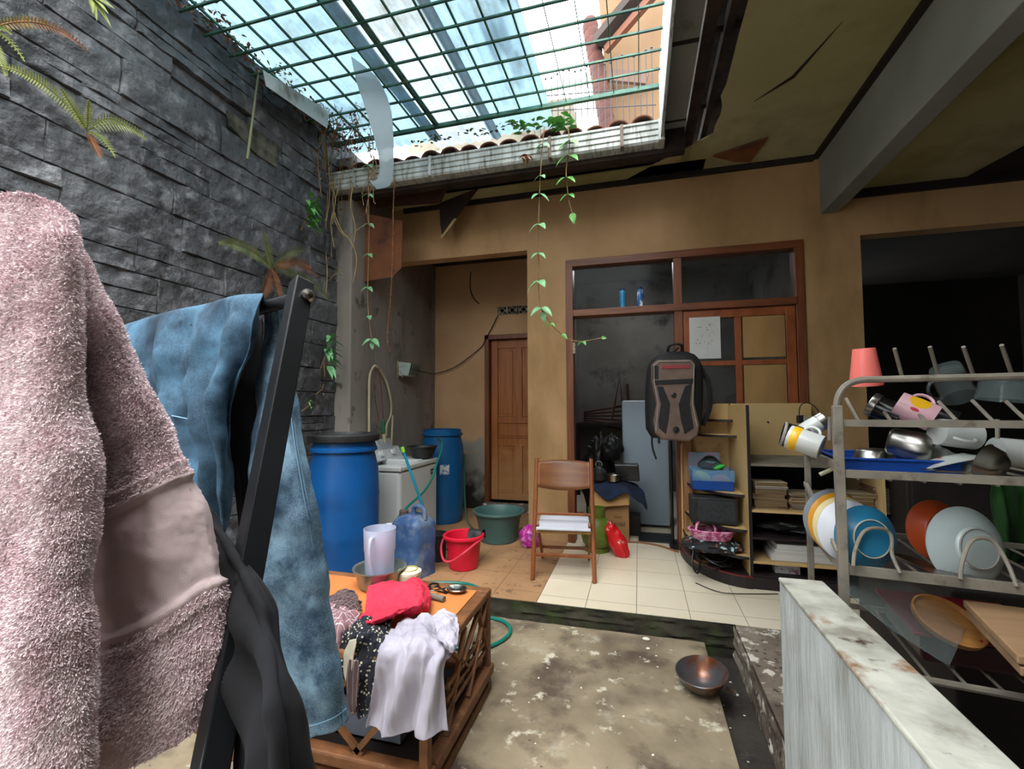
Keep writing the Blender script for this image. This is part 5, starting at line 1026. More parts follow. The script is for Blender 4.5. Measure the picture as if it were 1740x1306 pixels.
# vessels on the table
m_alu = M('dull_aluminium', '#a3aaa5', '#8b928d', 5, rough=.35, metal=.8); m_pit = M('frosted_plastic', '#c3c9de', rough=.35, alpha=.55); m_creamp = M('cream_plastic', '#cfc6ae', rough=.5)
t = thing('metal_basin', 'dull aluminium basin holding the frosted pitcher on the table', 'basin', (-1.22, 2.0, TZ)); MB().lathe([(.085, 0), (.095, .006), (.118, .085), (.126, .088), (.126, .094), (.114, .09), (.09, .012), (0, .008)], 40).build('basin', m_alu, t, smooth=True)
Pt = thing('measuring_jug', 'tall frosted white plastic jug standing in the aluminium basin', 'jug', (-1.215, 1.99, TZ + .01))
b = MB(); b.lathe([(0, .002), (.062, .004), (.066, .01), (.07, .16), (.0735, .165), (.076, .268), (.0735, .268), (.071, .167), (.068, .16), (.063, .012), (0, .008)], 40); b.build('jug_body', m_pit, Pt, smooth=True)
MB().tube(smoothpts([(.012, -.074, .24), (.012, -.1, .235), (.01, -.102, .16), (.008, -.075, .07)], 6), .009, 8).build('handle', m_pit, Pt, smooth=True)
b = MB(); b.hexa([Vector(q) for q in ((-.012, .072, .23), (.012, .072, .23), (.006, .08, .23), (-.006, .08, .23), (-.018, .07, .268), (.018, .07, .268), (.012, .098, .268), (-.012, .098, .268))]); b.build('spout', m_pit, Pt)
t = thing('lidded_jar', 'small cream round jar beside the jug on the table', 'jar', (-1.085, 2.045, TZ)); MB().lathe([(.04, 0), (.05, .02), (.056, .05), (.056, .058)], 28).build('jar', m_creamp, t, smooth=True)
MB().lathe([(.058, .055), (.058, .068), (.04, .075), (0, .076)], 28).build('lid', m_creamp, t, smooth=True); MB().tube(circ((0, 0, .077), .038, 24), .003, 5, closed=True).build('ring', M('gold_ring', '#a59258', rough=.4), t)
t = thing('ladle', 'steel ladle lying on the orange table top at its far right corner', 'ladle', (-.83, 2.02, TZ)); q = MB()
q.lathe([(0, .001), (.02, .002), (.04, .01), (.048, .02), (.046, .022), (.03, .012), (0, .006)], 28, sx=1.05, sy=.8); q.build('bowl', m_steel, t, smooth=True); MB().tube([(-.045, -.01, .02), (-.09, -.05, .02), (-.16, -.07, .015)], .004, 6).build('handle', m_steel, t)
t = thing('roller', 'short grey roll with printed strap lying beside the red cloth', 'roll', (-.88, 1.92, TZ + .014)); MB().tube([(-.1, .02, 0), (.04, -.015, 0)], .013, 10).build('roll', M('grey_roll', '#6d675c', rough=.8), t, smooth=True)
t = thing('scissors', 'dark scissors handles lying between the jar and the ladle', 'scissors', (-.985, 2.02, TZ + .004)); q = MB(); q.tube(circ((0, 0, 0), .022, 16), .004, 5, closed=True); q.tube(circ((.02, .045, 0), .022, 16), .004, 5, closed=True); q.bar((.02, 0, 0), (.12, -.03, 0), .008, .004); q.bar((.04, .04, 0), (.12, -.02, 0), .008, .004); q.build('scissors', m_black, t)
# fabrics on the table
def pz(px, py, z): return atz(px, py, z)
def py_(px, py, y): return aty(px, py, y)
def fabric(name, lab, rows, m, amp, sc, seed, nu=60, nv=50, th=.003, fold=0, nf=5, parent=None, cat='cloth', an=.4):
    def d(u, v, p):
        p = (p[0], p[1], p[2] * an); return amp * fbm(p, sc, 4, seed) + amp * 1.2 * abs(nz((p[0], p[1], p[2] * .45), sc * 1.5, seed + 1)) + amp * .5 * abs(nz(p, sc * 3, seed + 2)) + fold * math.sin(u * nf * math.pi * 2 + 3 * nz((u, v * 2, seed), 1.5)) * (.35 + .65 * v)
    ob = patch(rows, nu, nv, d).build(name, m, parent, o=rows[0][0], smooth=True, ang=180, solid=th)
    return tag(ob, lab, cat) if lab else ob
m_redc = M('crimson_cloth', '#c01f38', '#cc2c45', 3, rough=.85)
rows = [[pz(628, 990, .51), pz(660, 984, .54), pz(700, 982, .55), pz(724, 990, .52)], [pz(624, 1006, .52), pz(655, 1004, .55), pz(705, 995, .58), pz(735, 1008, .52)], [pz(618, 1032, .52), pz(645, 1028, .53), pz(705, 1022, .56), pz(735, 1028, .5)], [pz(607, 1052, .5), pz(635, 1052, .55), pz(690, 1036, .55), pz(722, 1040, .49)], [pz(603, 1064, .49), pz(630, 1068, .5), pz(665, 1050, .51), pz(700, 1046, .49)]]
fabric('red_cloth', 'crumpled bright red cloth on top of the laundry table', rows, m_redc, .014, 11, 3, 110, 100, an=1)
m_lil = M('pale_lilac_cotton', '#b3aebb', '#a7a2b0', 4, rough=.9, c3='#8b8894', s3=4, t3=.62, w3=.1)
Y0 = 1.415
rows = [[pz(690, 1052, .5), pz(718, 1043, .52), pz(750, 1036, .52), pz(777, 1040, .5)], [pz(668, 1070, .5), pz(702, 1062, .55), pz(745, 1058, .55), pz(780, 1062, .5)], [py_(652, 1096, 1.44), py_(690, 1092, 1.43), py_(738, 1095, 1.43), py_(772, 1100, 1.47)],
        [py_(638, 1140, Y0), py_(676, 1138, Y0 - .02), py_(722, 1142, Y0 - .03), py_(756, 1140, Y0)], [py_(626, 1195, Y0), py_(664, 1198, Y0 - .01), py_(712, 1200, Y0 - .03), py_(756, 1200, Y0)], [py_(613, 1246, Y0 - .0), py_(655, 1244, Y0), py_(702, 1252, Y0 - .03), py_(760, 1250, Y0)]]
fabric('lilac_shirt', 'pale lilac wrinkled shirt hanging over the front corner of the table', rows, m_lil, .016, 11, 5, 130, 120, fold=.024, nf=2.2, an=.22, cat='shirt')
rows = [[pz(735, 1050, .56), pz(755, 1046, .57), pz(778, 1048, .55)], [pz(740, 1066, .56), pz(760, 1068, .57), pz(781, 1066, .54)], [py_(745, 1085, 1.43), py_(762, 1092, 1.42), py_(778, 1090, 1.45)], [py_(752, 1096, 1.43), py_(766, 1108, 1.42), py_(776, 1100, 1.45)]]
fabric('lilac_rag', 'small frilled lilac rag bunched at the top of the lilac shirt', rows, m_lil, .012, 22, 6, 30, 30)
m_polka = M('navy_dotted_cotton', '#10131c', '#161a26', 6, rough=.9)
N, L, p = nodes_of(m_polka); tc = N.new('ShaderNodeTexCoord'); vo = N.new('ShaderNodeTexVoronoi'); vo.inputs['Scale'].default_value = 75; L.new(tc.outputs['Object'], vo.inputs['Vector']); r = N.new('ShaderNodeMapRange'); r.inputs[1].default_value = .32; r.inputs[2].default_value = .26; L.new(vo.outputs['Distance'], r.inputs[0]); mixin(N, L, p, r.outputs[0], '#b8b29a')
rows = [[pz(600, 1052, .5), pz(630, 1045, .52), pz(668, 1040, .5)], [pz(585, 1078, .51), pz(620, 1075, .54), pz(664, 1070, .51)], [py_(575, 1104, 1.45), py_(610, 1106, 1.44), py_(650, 1100, 1.44)], [py_(576, 1135, 1.43), py_(604, 1140, 1.42), py_(638, 1140, 1.42)], [py_(590, 1180, 1.43), py_(606, 1185, 1.42), py_(630, 1180, 1.42)], [py_(600, 1222, 1.43), py_(612, 1222, 1.42), py_(622, 1215, 1.42)]]
fabric('dotted_cloth', 'navy cloth with cream dots slipping over the table front under the red cloth', rows, m_polka, .02, 16, 8, 60, 60)
m_plaid = tiled(M('mauve_plaid_cotton', '#8f6c72', '#7d5c62', 8, rough=.9), .028, .028, (0, 0), '#cfc3c4', .07); m_plaidb = tiled(M('brown_plaid_cotton', '#4d3c3c', '#3f3032', 8, rough=.9), .02, .02, (0, 0), '#8d7878', .08); m_creamc = M('cream_cotton', '#b5b0a0', '#98947f', 8, rough=.9)
rows = [[pz(540, 1030, .51), pz(575, 1022, .54), pz(612, 1040, .5)], [pz(535, 1060, .51), pz(580, 1055, .55), pz(608, 1062, .51)], [py_(545, 1100, 1.47), py_(572, 1100, 1.46), py_(595, 1085, 1.5)], [py_(552, 1135, 1.46), py_(572, 1130, 1.45), py_(586, 1110, 1.48)]]
fabric('plaid_cloth', 'mauve plaid cloth with white lines at the left of the laundry pile', rows, m_plaid, .014, 14, 10, 40, 40)
rows = [[pz(556, 1012, .5), pz(580, 1002, .51), pz(602, 1000, .5)], [pz(556, 1024, .52), pz(585, 1018, .54), pz(612, 1020, .51)], [pz(556, 1036, .51), pz(585, 1034, .53), pz(616, 1036, .5)]]
fabric('checked_cloth', 'brownish checked cloth with a dark tie lying behind the mauve plaid cloth', rows, m_plaidb, .01, 16, 11, 30, 24)
rows = [[py_(592, 1120, 1.41), py_(608, 1122, 1.41)], [py_(588, 1160, 1.405), py_(610, 1162, 1.4)], [py_(592, 1195, 1.405), py_(604, 1205, 1.4)], [py_(596, 1214, 1.41), py_(602, 1216, 1.41)]]
fabric('plaid_strip', 'dark brown plaid strip hanging over the front edge of the table', rows, m_plaidb, .008, 16, 12, 14, 30)
rows = [[py_(592, 1088, 1.42), py_(604, 1086, 1.42)], [py_(584, 1115, 1.415), py_(600, 1118, 1.41)], [py_(586, 1150, 1.415), py_(598, 1150, 1.41)], [py_(596, 1180, 1.41), py_(602, 1178, 1.41)]]
fabric('cream_rag', 'cream rag end hanging between the dotted cloth and the jeans', rows, m_creamc, .008, 16, 13, 12, 24)
tag(MB().tube(smoothpts([pz(560, 1014, .49), pz(580, 1008, .5), pz(598, 1006, .5), pz(604, 1018, .5), pz(614, 1024, .49)], 6), .006, 6).build('braided_cord', m_black, o=pz(560, 1014, .49)), 'black braided cord lying on the orange table top', 'cord')
# ------------------------------------------------------------------ drying rack
m_bk = M('black_rack_steel', '#0e1012', '#17191c', 6, rough=.4, c3='#4a4a48', s3=12, t3=.7)
A, Bt = atd(513, 480, .75), atd(357, 1306, .47)
dirp = (Bt - A).normalized()
Dr = thing('drying_rack', 'black steel clothes rack leg and bar in the left foreground', 'rack', A)
end = A + dirp * 1.0; end = A + dirp * ((A.z - .0) / -dirp.z) if dirp.z < 0 else end
b = MB(); b.bar(A, end, .028, .03, (-.35, -.9, 0)); b.build('leg', m_bk, Dr, o=A, bevel=.002)
q0, q1 = atd(514, 502, .765), atd(228, 578, 1.09); dd = q1 - q0
MB().tube([q0 - dd * .01 - Vector((0, 0, .003)), q0 + dd * 2.0 - Vector((0, 0, .008))], .0115, 14).build('top_bar', m_bk, Dr, o=A, smooth=True)
MB().lathe([(.011, 0), (.011, .006), (.008, .012), (0, .014)], 16, atd(522, 503, .735), orient(CM @ Vector((.55, -.1, -1)))).build('bolt', m_steel, Dr, o=A, smooth=True)
r0 = atd(345, 905, .68); MB().tube([r0, r0 + dd * 1.4], .009, 10).build('rung', m_bk, Dr, o=A)
e0 = q0 + dd * 2.0; b = MB(); b.bar(e0 + Vector((0, 0, .02)), Vector((e0.x - .1, e0.y + .35, 0)), .028, .03); b.bar(e0 + Vector((0, 0, .02)), Vector((e0.x - .1, e0.y - .35, 0)), .028, .03); b.build('leg', m_bk, Dr, o=A)
r1 = atd(60, 350, .47); MB().tube([r1 + Vector((.02, 0, -.015)), r1 + Vector((-.7, .1, -.015))], .0135, 12).build('side_bar', m_bk, Dr, o=A)
# ------------------------------------------------------------------ jeans
m_den = M('mid_blue_denim', '#22394b', '#3c6079', 6, rough=.9, bump=.35, bscale=420, bdist=.001, c3='#13283a', s3=9, t3=.58, w3=.12, two=(.4, .6)); m_denl = M('light_blue_denim', '#3c5b74', '#7798ae', 16, rough=.9, bump=.35, bscale=420, bdist=.001, c3='#1d3650', s3=11, t3=.56, w3=.12, two=(.4, .6)); m_stitch = M('denim_seam', '#6d8fa8', rough=.9)
blot(m_den, 800, .62, .2, '#55788f', 0, 1); blot(m_denl, 800, .6, .2, '#8fabbd', 0, 1); blot(m_den, 22, .6, .12, '#1a3042', 7, 3); blot(m_denl, 24, .62, .1, '#27435a', 7, 3); blot(m_denl, 9, .6, .1, '#243c52', 4, 4); blot(m_den, 7, .58, .12, '#16293a', 4, 4)
Jn = thing('jeans', 'blue denim jeans hanging over the black rack bar', 'jeans', q0)
def D(px, py, d): return atd(px, py, d)
rows = [[D(120, 640, 1.28), D(232, 580, 1.18), D(300, 565, 1.08), D(360, 550, 1.0), D(410, 535, .92), D(447, 528, .86)],
        [D(120, 585, 1.2), D(232, 546, 1.08), D(300, 527, .98), D(350, 517, .915), D(400, 503, .84), D(448, 500, .81)],
        [D(120, 625, 1.14), D(236, 588, 1.02), D(300, 572, .94), D(352, 558, .87), D(400, 545, .81), D(440, 528, .77)],
        [D(130, 700, 1.1), D(240, 660, 1.0), D(292, 640, .93), D(345, 630, .87), D(385, 615, .8), D(424, 600, .78)],
        [D(160, 790, 1.05), D(250, 750, .96), D(300, 720, .9), D(345, 700, .85), D(368, 690, .8), D(394, 670, .81)],
        [D(200, 870, 1.0), D(275, 820, .93), D(315, 800, .88), D(350, 780, .84), D(368, 770, .81), D(391, 750, .82)],
        [D(240, 930, .98), D(300, 880, .91), D(330, 870, .87), D(352, 860, .85), D(368, 850, .83), D(392, 830, .83)],
        [D(260, 980, .97), D(310, 940, .91), D(335, 930, .88), D(355, 920, .86), D(370, 910, .84), D(386, 895, .84)]]
def jd(u, v, p):
    f = .014 * math.sin((u * 8.5 + .6 * math.sin(v * 4)) * math.pi) * min(1, max(0, v - .17) * 6)
    return f + (.012 * fbm(p, 9, 3, 2) - .012 * abs(nz(p, 12, 5))) * min(1, .05 + max(0, v - .15) * 5)
patch(rows, 110, 90, jd).build('front_panel', m_den, Jn, o=q0, smooth=True, ang=180, solid=.003)
rows = [[D(448, 515, .84), D(462, 512, .83), D(474, 520, .82), D(478, 532, .82)],
        [D(446, 570, .86), D(462, 565, .84), D(476, 566, .83), D(482, 575, .84)],
        [D(436, 650, .85), D(458, 650, .82), D(482, 650, .82), D(496, 650, .84)],
        [D(428, 760, .84), D(460, 765, .81), D(495, 765, .8), D(516, 765, .83)],
        [D(424, 850, .84), D(465, 860, .8), D(510, 865, .79), D(535, 862, .82)],
        [D(428, 950, .84), D(475, 955, .79), D(525, 955, .79), D(550, 950, .82)],
        [D(440, 1050, .84), D(490, 1060, .79), D(540, 1055, .79), D(562, 1050, .82)],
        [D(465, 1150, .84), D(515, 1165, .79), D(560, 1155, .79), D(580, 1145, .82)],
        [D(500, 1262, .84), D(535, 1252, .8), D(570, 1238, .8), D(594, 1220, .82)]]
lg = patch(rows, 60, 110, lambda u, v, p: .008 * fbm(p, 8, 4, 4) - .007 * abs(nz(p, 13, 8)) + .004 * math.sin(u * 9 + v * 5)).build('leg_panel', m_denl, Jn, o=q0, smooth=True, ang=180, solid=.004)
def on(rows, u, v): 
    rr = [[Vector(q) for q in r] for r in rows]; return cr([cr(r, u) for r in rr], v)
tw = CM @ Vector((0, 0, -1))
for (u, w_) in ((.86, .0016), (.8, .0012)): MB().tube([on(rows, u, i / 60) + tw * .006 for i in range(61)], w_, 5).build('seam', m_stitch, Jn, o=q0, smooth=True)
MB().tube([on(rows, i / 20, .955) + tw * .007 for i in range(21)], .0016, 5).build('hem', m_stitch, Jn, o=q0, smooth=True)
b = MB(); pk = [(262, 700), (322, 712), (338, 770), (318, 800), (270, 770)]; b.tube([D(x, y, .865 + (330 - x) * .0008) for x, y in pk[0:3]], .0016, 5); b.build('pocket_seam', m_stitch, Jn, o=q0)
MB().tube(smoothpts([D(402, 530, .81), D(376, 600, .79), D(352, 680, .82), D(342, 760, .83), D(346, 860, .83)], 8), .0016, 5).build('seam', m_stitch, Jn, o=q0)
# black clothes
m_blk = M('washed_black_cotton', '#08080b', '#0f0f14', 9, rough=.95, bump=.15, bscale=200, bdist=.001)
rows = [[D(388, 545, .97), D(415, 540, .95), D(446, 540, .93)], [D(384, 640, .97), D(412, 640, .94), D(440, 640, .93)], [D(388, 760, .95), D(412, 760, .93), D(432, 760, .93)], [D(398, 850, .95), D(415, 860, .93), D(426, 850, .93)], [D(412, 930, .95), D(420, 940, .93), D(426, 930, .93)]]
fabric('black_gap_cloth', 'black cloth filling the gap between the two jeans legs', rows, m_blk, .01, 9, 21, 30, 50, cat='garment')  # black cloth sheet that fills the gap between the jeans panels
rows = [[D(200, 852, .72), D(290, 848, .69), D(335, 850, .66), D(351, 858, .64)], [D(210, 905, .7), D(300, 900, .66), D(352, 892, .6), D(398, 918, .575)], [D(230, 1010, .68), D(335, 1010, .61), D(398, 1000, .52), D(449, 1000, .51)], [D(330, 1100, .62), D(384, 1100, .52), D(440, 1090, .46), D(499, 1090, .49)], [D(385, 1200, .52), D(425, 1200, .45), D(480, 1195, .43), D(524, 1195, .48)], [D(402, 1300, .49), D(440, 1300, .43), D(495, 1300, .42), D(539, 1300, .47)], [D(405, 1420, .49), D(445, 1420, .43), D(500, 1420, .42), D(545, 1420, .47)]]
fabric('black_dress', 'washed black dress hanging from the rack in front of its leg', rows, m_blk, .012, 8, 22, 70, 90, fold=.008, nf=3.2, cat='dress')
# ------------------------------------------------------------------ towel
m_tow = M('pink_towel_ground', '#bda7aa', '#c9b4b7', 20, rough=.95, bump=.4, bscale=500, bdist=.001); m_pile = M('pink_towel_pile', '#dcc4c9', '#efe1e3', 30, rough=.9); m_bandw = M('pink_woven_band', '#c6b0b1', '#d0bcbc', 14, rough=.9, bump=.5, bscale=700, bdist=.0008)
To = thing('bath_towel', 'thick fluffy pink bath towel hanging in the near left foreground', 'towel', D(50, 338, .44))
LR = [[(-150, 375, .52), (-60, 352, .48), (15, 338, .455), (60, 338, .45), (98, 356, .46), (110, 372, .5)],
      [(-150, 480, .5), (-60, 470, .46), (25, 450, .44), (80, 430, .43), (122, 425, .44), (118, 430, .5)],
      [(-150, 600, .5), (-60, 590, .46), (30, 570, .43), (95, 560, .425), (130, 560, .44), (112, 560, .5)],
      [(-150, 760, .49), (-60, 755, .45), (35, 750, .42), (105, 750, .42), (146, 750, .44), (122, 750, .5)],
      [(-150, 900, .49), (-60, 900, .44), (35, 900, .42), (105, 900, .415), (151, 900, .435), (125, 900, .5)],
      [(-150, 1000, .48), (-60, 1000, .44), (30, 1000, .41), (98, 1000, .41), (140, 1000, .43), (118, 1000, .5)],
      [(-150, 1100, .48), (-60, 1100, .44), (30, 1100, .41), (98, 1100, .41), (148, 1100, .43), (122, 1100, .5)],
      [(-150, 1220, .48), (-60, 1220, .44), (30, 1220, .41), (98, 1220, .41), (149, 1220, .43), (122, 1220, .5)],
      [(-150, 1350, .48), (-60, 1350, .44), (30, 1350, .41), (98, 1350, .41), (152, 1350, .43), (122, 1350, .5)]]
RR = [[(85, 372, .5), (96, 364, .49), (106, 358, .485), (112, 358, .49), (117, 362, .51), (110, 380, .56)],
      [(105, 475, .53), (128, 466, .49), (138, 458, .48), (147, 454, .49), (153, 462, .51), (140, 480, .57)],
      [(110, 645, .54), (145, 632, .5), (172, 612, .485), (197, 594, .49), (213, 586, .51), (190, 600, .58)],
      [(118, 765, .55), (165, 752, .51), (208, 725, .49), (243, 700, .495), (264, 690, .515), (240, 700, .6)],
      [(125, 865, .56), (185, 847, .51), (238, 820, .49), (290, 793, .5), (314, 787, .52), (285, 795, .61)],
      [(125, 985, .56), (195, 962, .51), (258, 926, .49), (320, 890, .5), (356, 880, .525), (320, 890, .62)],
      [(125, 1115, .56), (205, 1096, .51), (278, 1060, .49), (345, 1015, .5), (381, 1002, .525), (350, 1010, .62)],
      [(125, 1230, .55), (205, 1202, .5), (278, 1170, .49), (342, 1122, .5), (378, 1106, .525), (350, 1112, .62)],
      [(128, 1345, .54), (200, 1312, .5), (268, 1283, .49), (332, 1236, .5), (366, 1196, .525), (340, 1200, .6)]]
rnd = random.Random(99)
def towel(rows, nu, nv, band, name, ntuft, seed):
    rr = [[D(*q) for q in r] for r in rows]
    def dsp(u, v, p):
        t = .008 * fbm(p, 9, 3, seed) + .0012 * nz(p, 260, seed) - .008 * abs(nz((p[0], p[1], p[2] * .3), 14, seed))
        if band:
            for c in (.5, .528, .735, .76): t -= .0035 * math.exp(-((v - c) / .008) ** 2)
            if .53 < v < .73: t += .003
        return t
    mb = patch(rr, nu, nv, dsp); g = mb.v[:]
    if band:
        mb.m = [1 if .5 < (k // nu) / nv < .755 else 0 for k in range(len(mb.f))]
    mb.build(name, [m_tow, m_bandw], To, o=To.location, smooth=True, ang=180, solid=.004)
    V, F = [], []; W = nu + 1; camd = CM @ Vector((0, 0, -1))
    nr = [None] * len(g)
    def nrm(i, j):
        k = j * W + i
        if nr[k] is None:
            a = g[j * W + min(i + 1, nu)] - g[j * W + max(i - 1, 0)]; c = g[min(j + 1, nv) * W + i] - g[max(j - 1, 0) * W + i]; n = a.cross(c); n.normalize()
            nr[k] = n
        return nr[k]
    sg_ = 1 if nrm(nu // 2, nv // 2).dot(camd) > 0 else -1
    for _ in range(ntuft):
        u, v = rnd.random() * (nu - .01), rnd.random() * (nv - .01); i, j = int(u), int(v); fu, fv = u - i, v - j
        vv = v / nv
        if band and .5 < vv < .755 and not (.505 < vv < .522 or .74 < vv < .755): continue
        p = g[j * W + i].lerp(g[j * W + i + 1], fu).lerp(g[(j + 1) * W + i].lerp(g[(j + 1) * W + i + 1], fu), fv)
        n = nrm(i, j)
        n = n * sg_
        s = nz(p, 30, 5) * .6
        d = (n + Vector((rnd.uniform(-.7, .7) + s, rnd.uniform(-.7, .7), rnd.uniform(-1.1, .3)))).normalized(); l = rnd.uniform(.0018, .0036); w_ = Vector((rnd.uniform(-1, 1), rnd.uniform(-1, 1), rnd.uniform(-1, 1))).normalized() * rnd.uniform(.00035, .0007)
        k = len(V); q = p + n * .0018; V += [q - w_, q + w_, q + d * l + w_ * .7, q + d * l - w_ * .7]; F.append((k, k + 1, k + 2, k + 3))
    m2 = MB(); m2.v = V; m2.f = [list(f) for f in F]; m2.m = [0] * len(F)
    pb = m2.build('pile', m_pile, To, o=To.location); pb['kind'] = 'stuff'
towel(RR, 60, 150, True, 'back_fold', 80000, 3)
towel(LR, 60, 150, False, 'front_fold', 95000, 7)
# slipper
t = thing('slipper', 'worn grey white slipper on the floor beside the black dress hem', 'slipper', (-1.2, 1.5, .0), R(60)); q = MB(); q.prism([(-.12, -.03), (-.05, -.04), (.06, -.045), (.12, -.03), (.135, 0), (.12, .03), (.06, .045), (-.05, .038), (-.12, .03), (-.135, 0)], 0, .022); q.build('sole', M('slipper_grey', '#8f9496', rough=.7), t, bevel=.006)
def sl(u, v): a = math.pi * v; return Vector((.02 + .08 * u, -.045 * math.cos(a) * (1 - .15 * u), .02 + .045 * math.sin(a) * (1 - .35 * u)))
MB().grid(sl, 6, 12).build('upper', M('slipper_pale', '#b5bbbd', rough=.6), t, smooth=True, solid=.005)
# ------------------------------------------------------------------ dish rack
m_rk = M('dusty_grey_rack', '#6b645a', '#857d70', 10, rough=.6, c3='#463c32', s3=14, t3=.62, bump=.15, bscale=60)
RO = Vector((.507, 1.4, ZT)); ra = R(-7.8)
Rk = thing('dish_rack', 'grey metal dish rack with curved top corner and peg rows by the low wall', 'dish rack', RO, ra)
RL, RD = .62, .43
def Z(z): return z - ZT
def rpart(name, fn, **k): q = MB(); fn(q); return q.build(name, m_rk, Rk, **k)
rpart('post', lambda q: q.bb(-.011, .011, -.011, .011, 0, Z(1.33)), bevel=.002)
rpart('post', lambda q: q.bb(-.009, .009, RD - .009, RD + .009, 0, Z(1.19)), bevel=.002)
rpart('post', lambda q: q.bb(RL - .011, RL + .011, -.011, .011, 0, Z(1.33)), bevel=.002)
rpart('post', lambda q: q.bb(RL - .009, RL + .009, RD - .009, RD + .009, 0, Z(1.19)), bevel=.002)
rpart('top_rail', lambda q: q.tube(smoothpts([(0, 0, Z(1.32)), (.003, 0, Z(1.35)), (.02, 0, Z(1.38)), (.05, 0, Z(1.395)), (.1, 0, Z(1.397)), (.3, 0, Z(1.397)), (RL - .1, 0, Z(1.397)), (RL - .02, 0, Z(1.38)), (RL, 0, Z(1.32))], 6), .0085, 8), smooth=True)
for z, h in ((1.284, .018), (1.152, .02), (.905, .024)): rpart('front_rail', lambda q: q.bb(.01, RL - .01, -.006, .004, Z(z) - h / 2, Z(z) + h / 2))
rpart('front_rail', lambda q: q.tube([(.0, 0, Z(.66)), (RL, 0, Z(.66))], .009, 8), smooth=True)
for z in (1.16, .905, .66): rpart('back_rail', lambda q: q.bb(0, RL, RD - .004, RD + .004, Z(z) - .008, Z(z) + .008))
for z in (1.17, .9, .66): rpart('side_rail', lambda q: q.bb(-.006, .006, .008, RD - .008, Z(z) - .009, Z(z) + .009))
rpart('side_brace', lambda q: q.bar((-.008, RD, Z(1.06)), (-.008, .0, Z(.945)), .012, .012))
for z in (1.14, .895, .655):
    for k in range(9): rpart('shelf_rod', lambda q: q.tube([(.04 + k * .068, 0, Z(z)), (.04 + k * .068, RD, Z(z))], .0038 if z > .7 else .004, 6))
R2L = lambda p: Matrix.Rotation(-ra, 3, 'Z') @ (Vector(p) - RO)
for (x0, y0, x1, y1, d0, d1) in ((1520, 592, 1535, 648, 1.17, 1.2), (1580, 589, 1597, 647, 1.15, 1.185), (1637, 589, 1657, 645, 1.13, 1.165), (1702, 586, 1722, 644, 1.1, 1.14)):
    rpart('peg', lambda q: q.tube([R2L(atd(x0, y0, d0)), R2L(atd(x1, y1, d1))], .0045, 7), smooth=True)
for (x0, y0, x1, y1, d) in ((1438, 677, 1463, 722, 1.2), (1503, 700, 1516, 718, 1.18), (1558, 700, 1577, 720, 1.16), (1595, 682, 1625, 714, 1.15), (1652, 680, 1692, 720, 1.13), (1710, 682, 1745, 715, 1.1)):
    rpart('peg', lambda q: q.tube([R2L(atd(x0, y0, d + .07)), R2L(atd(x1, y1, d))], .0045, 7), smooth=True)
rpart('peg', lambda q: q.tube([R2L(atd(1410, 708, 1.35)), R2L(atd(1410, 748, 1.35))], .0055, 7))
rpart('peg', lambda q: q.tube([R2L(atd(1695, 712, 1.13)), R2L(atd(1695, 745, 1.13))], .0045, 7))
for (a, b_, c, y0, y1) in ((1450, 1530, 1492, 962, 897), (1632, 1728, 1672, 985, 914)):
    d = 1.16 if a < 1500 else 1.08
    hoop = [atd(a, y0, d + .0), atd(a + 3, (y0 + y1) / 2 + 5, d + .02), atd(a + 18, y1 + 6, d + .03), atd(c + 2, y1, d + .03), atd(c + 22, y1 + 12, d + .02), atd(b_ - 14, (y0 + y1) / 2 + 12, d), atd(b_, y0 + 12, d - .03)]
    rpart('plate_hoop', lambda q: q.tube([R2L(p) for p in smoothpts(hoop, 6)], .0045, 8), smooth=True)
# crockery
m_porc = M('white_porcelain', '#b9bcb8', '#aeb1ad', 3, rough=.25, coat=.3); m_st = M('brushed_steel', '#8a8782', '#9c9892', 6, rough=.28, metal=1); m_pinkp = M('salmon_plastic', '#d9655a', '#e0736a', 2, rough=.4); m_bluep = M('teal_blue_plate', '#20678a', '#2a7394', 3, rough=.3); m_orp = M('burnt_orange_plate', '#a8401a', '#b84d22', 4, rough=.35)
m_gls = M('clear_glass', '#6f7c7a', rough=.06, alpha=.16, coat=.5); m_blackm = M('black_enamel', '#101012', rough=.2)
def cupprof(r0, r1, h, th=.004): return [(0, .001), (r0, 0), (r0 + .001, .004), (r1, h), (r1 - th, h), (r0 - th, .008), (0, .008)]
AX = lambda x, y, z: CM @ Vector((x, y, z))      # direction in photo axes: right, down, away
def cup(name, lab, c, axis, prof, m, cat='mug', handle=None, hm=None, group=None, n=36, extra=None):
    t = thing(name, lab, cat, c, 0, group); mt = orient(axis)
    MB().lathe(prof, n, (0, 0, 0), mt).build('body', m, t, smooth=True, ang=50)
    if handle:
        r, h, ang, rad = handle; q = []
        for k in range(9): a = R(-90 + 22.5 * k); q.append(mt @ (Matrix.Rotation(R(ang), 3, 'Z') @ Vector((r + math.cos(a) * rad * .8 - .001, 0, h + math.sin(a) * rad))))
        MB().tube(q, .0042, 8).build('handle', hm or m, t, smooth=True)
    return t, mt
t, mt = cup('plastic_cup', 'salmon plastic tumbler upside down on the left end of the rack top', atd(1468, 592, 1.24), AX(.1, 1, .05), [(0, .001), (.025, 0), (.026, .004), (.038, .096), (.038, .1), (.035, .1), (.023, .006), (0, .006)], m_pinkp, 'cup')
t, mt = cup('glass_mug', 'clear glass mug tilted between the second and third top pegs', atd(1605, 625, 1.3), AX(.5, .75, .1), [(0, .001), (.036, 0), (.038, .01), (.042, .1), (.039, .1), (.035, .012), (0, .012)], m_gls, 'mug', (.04, .05, 300, .03))
t, mt = cup('glass_bowl', 'clear glass container lying upside down at the right end of the top rail', atd(1712, 642, 1.22), AX(.0, 1, .1), [(0, .001), (.05, 0), (.055, .01), (.06, .06), (.057, .06), (.052, .012), (0, .01)], m_gls, 'bowl')
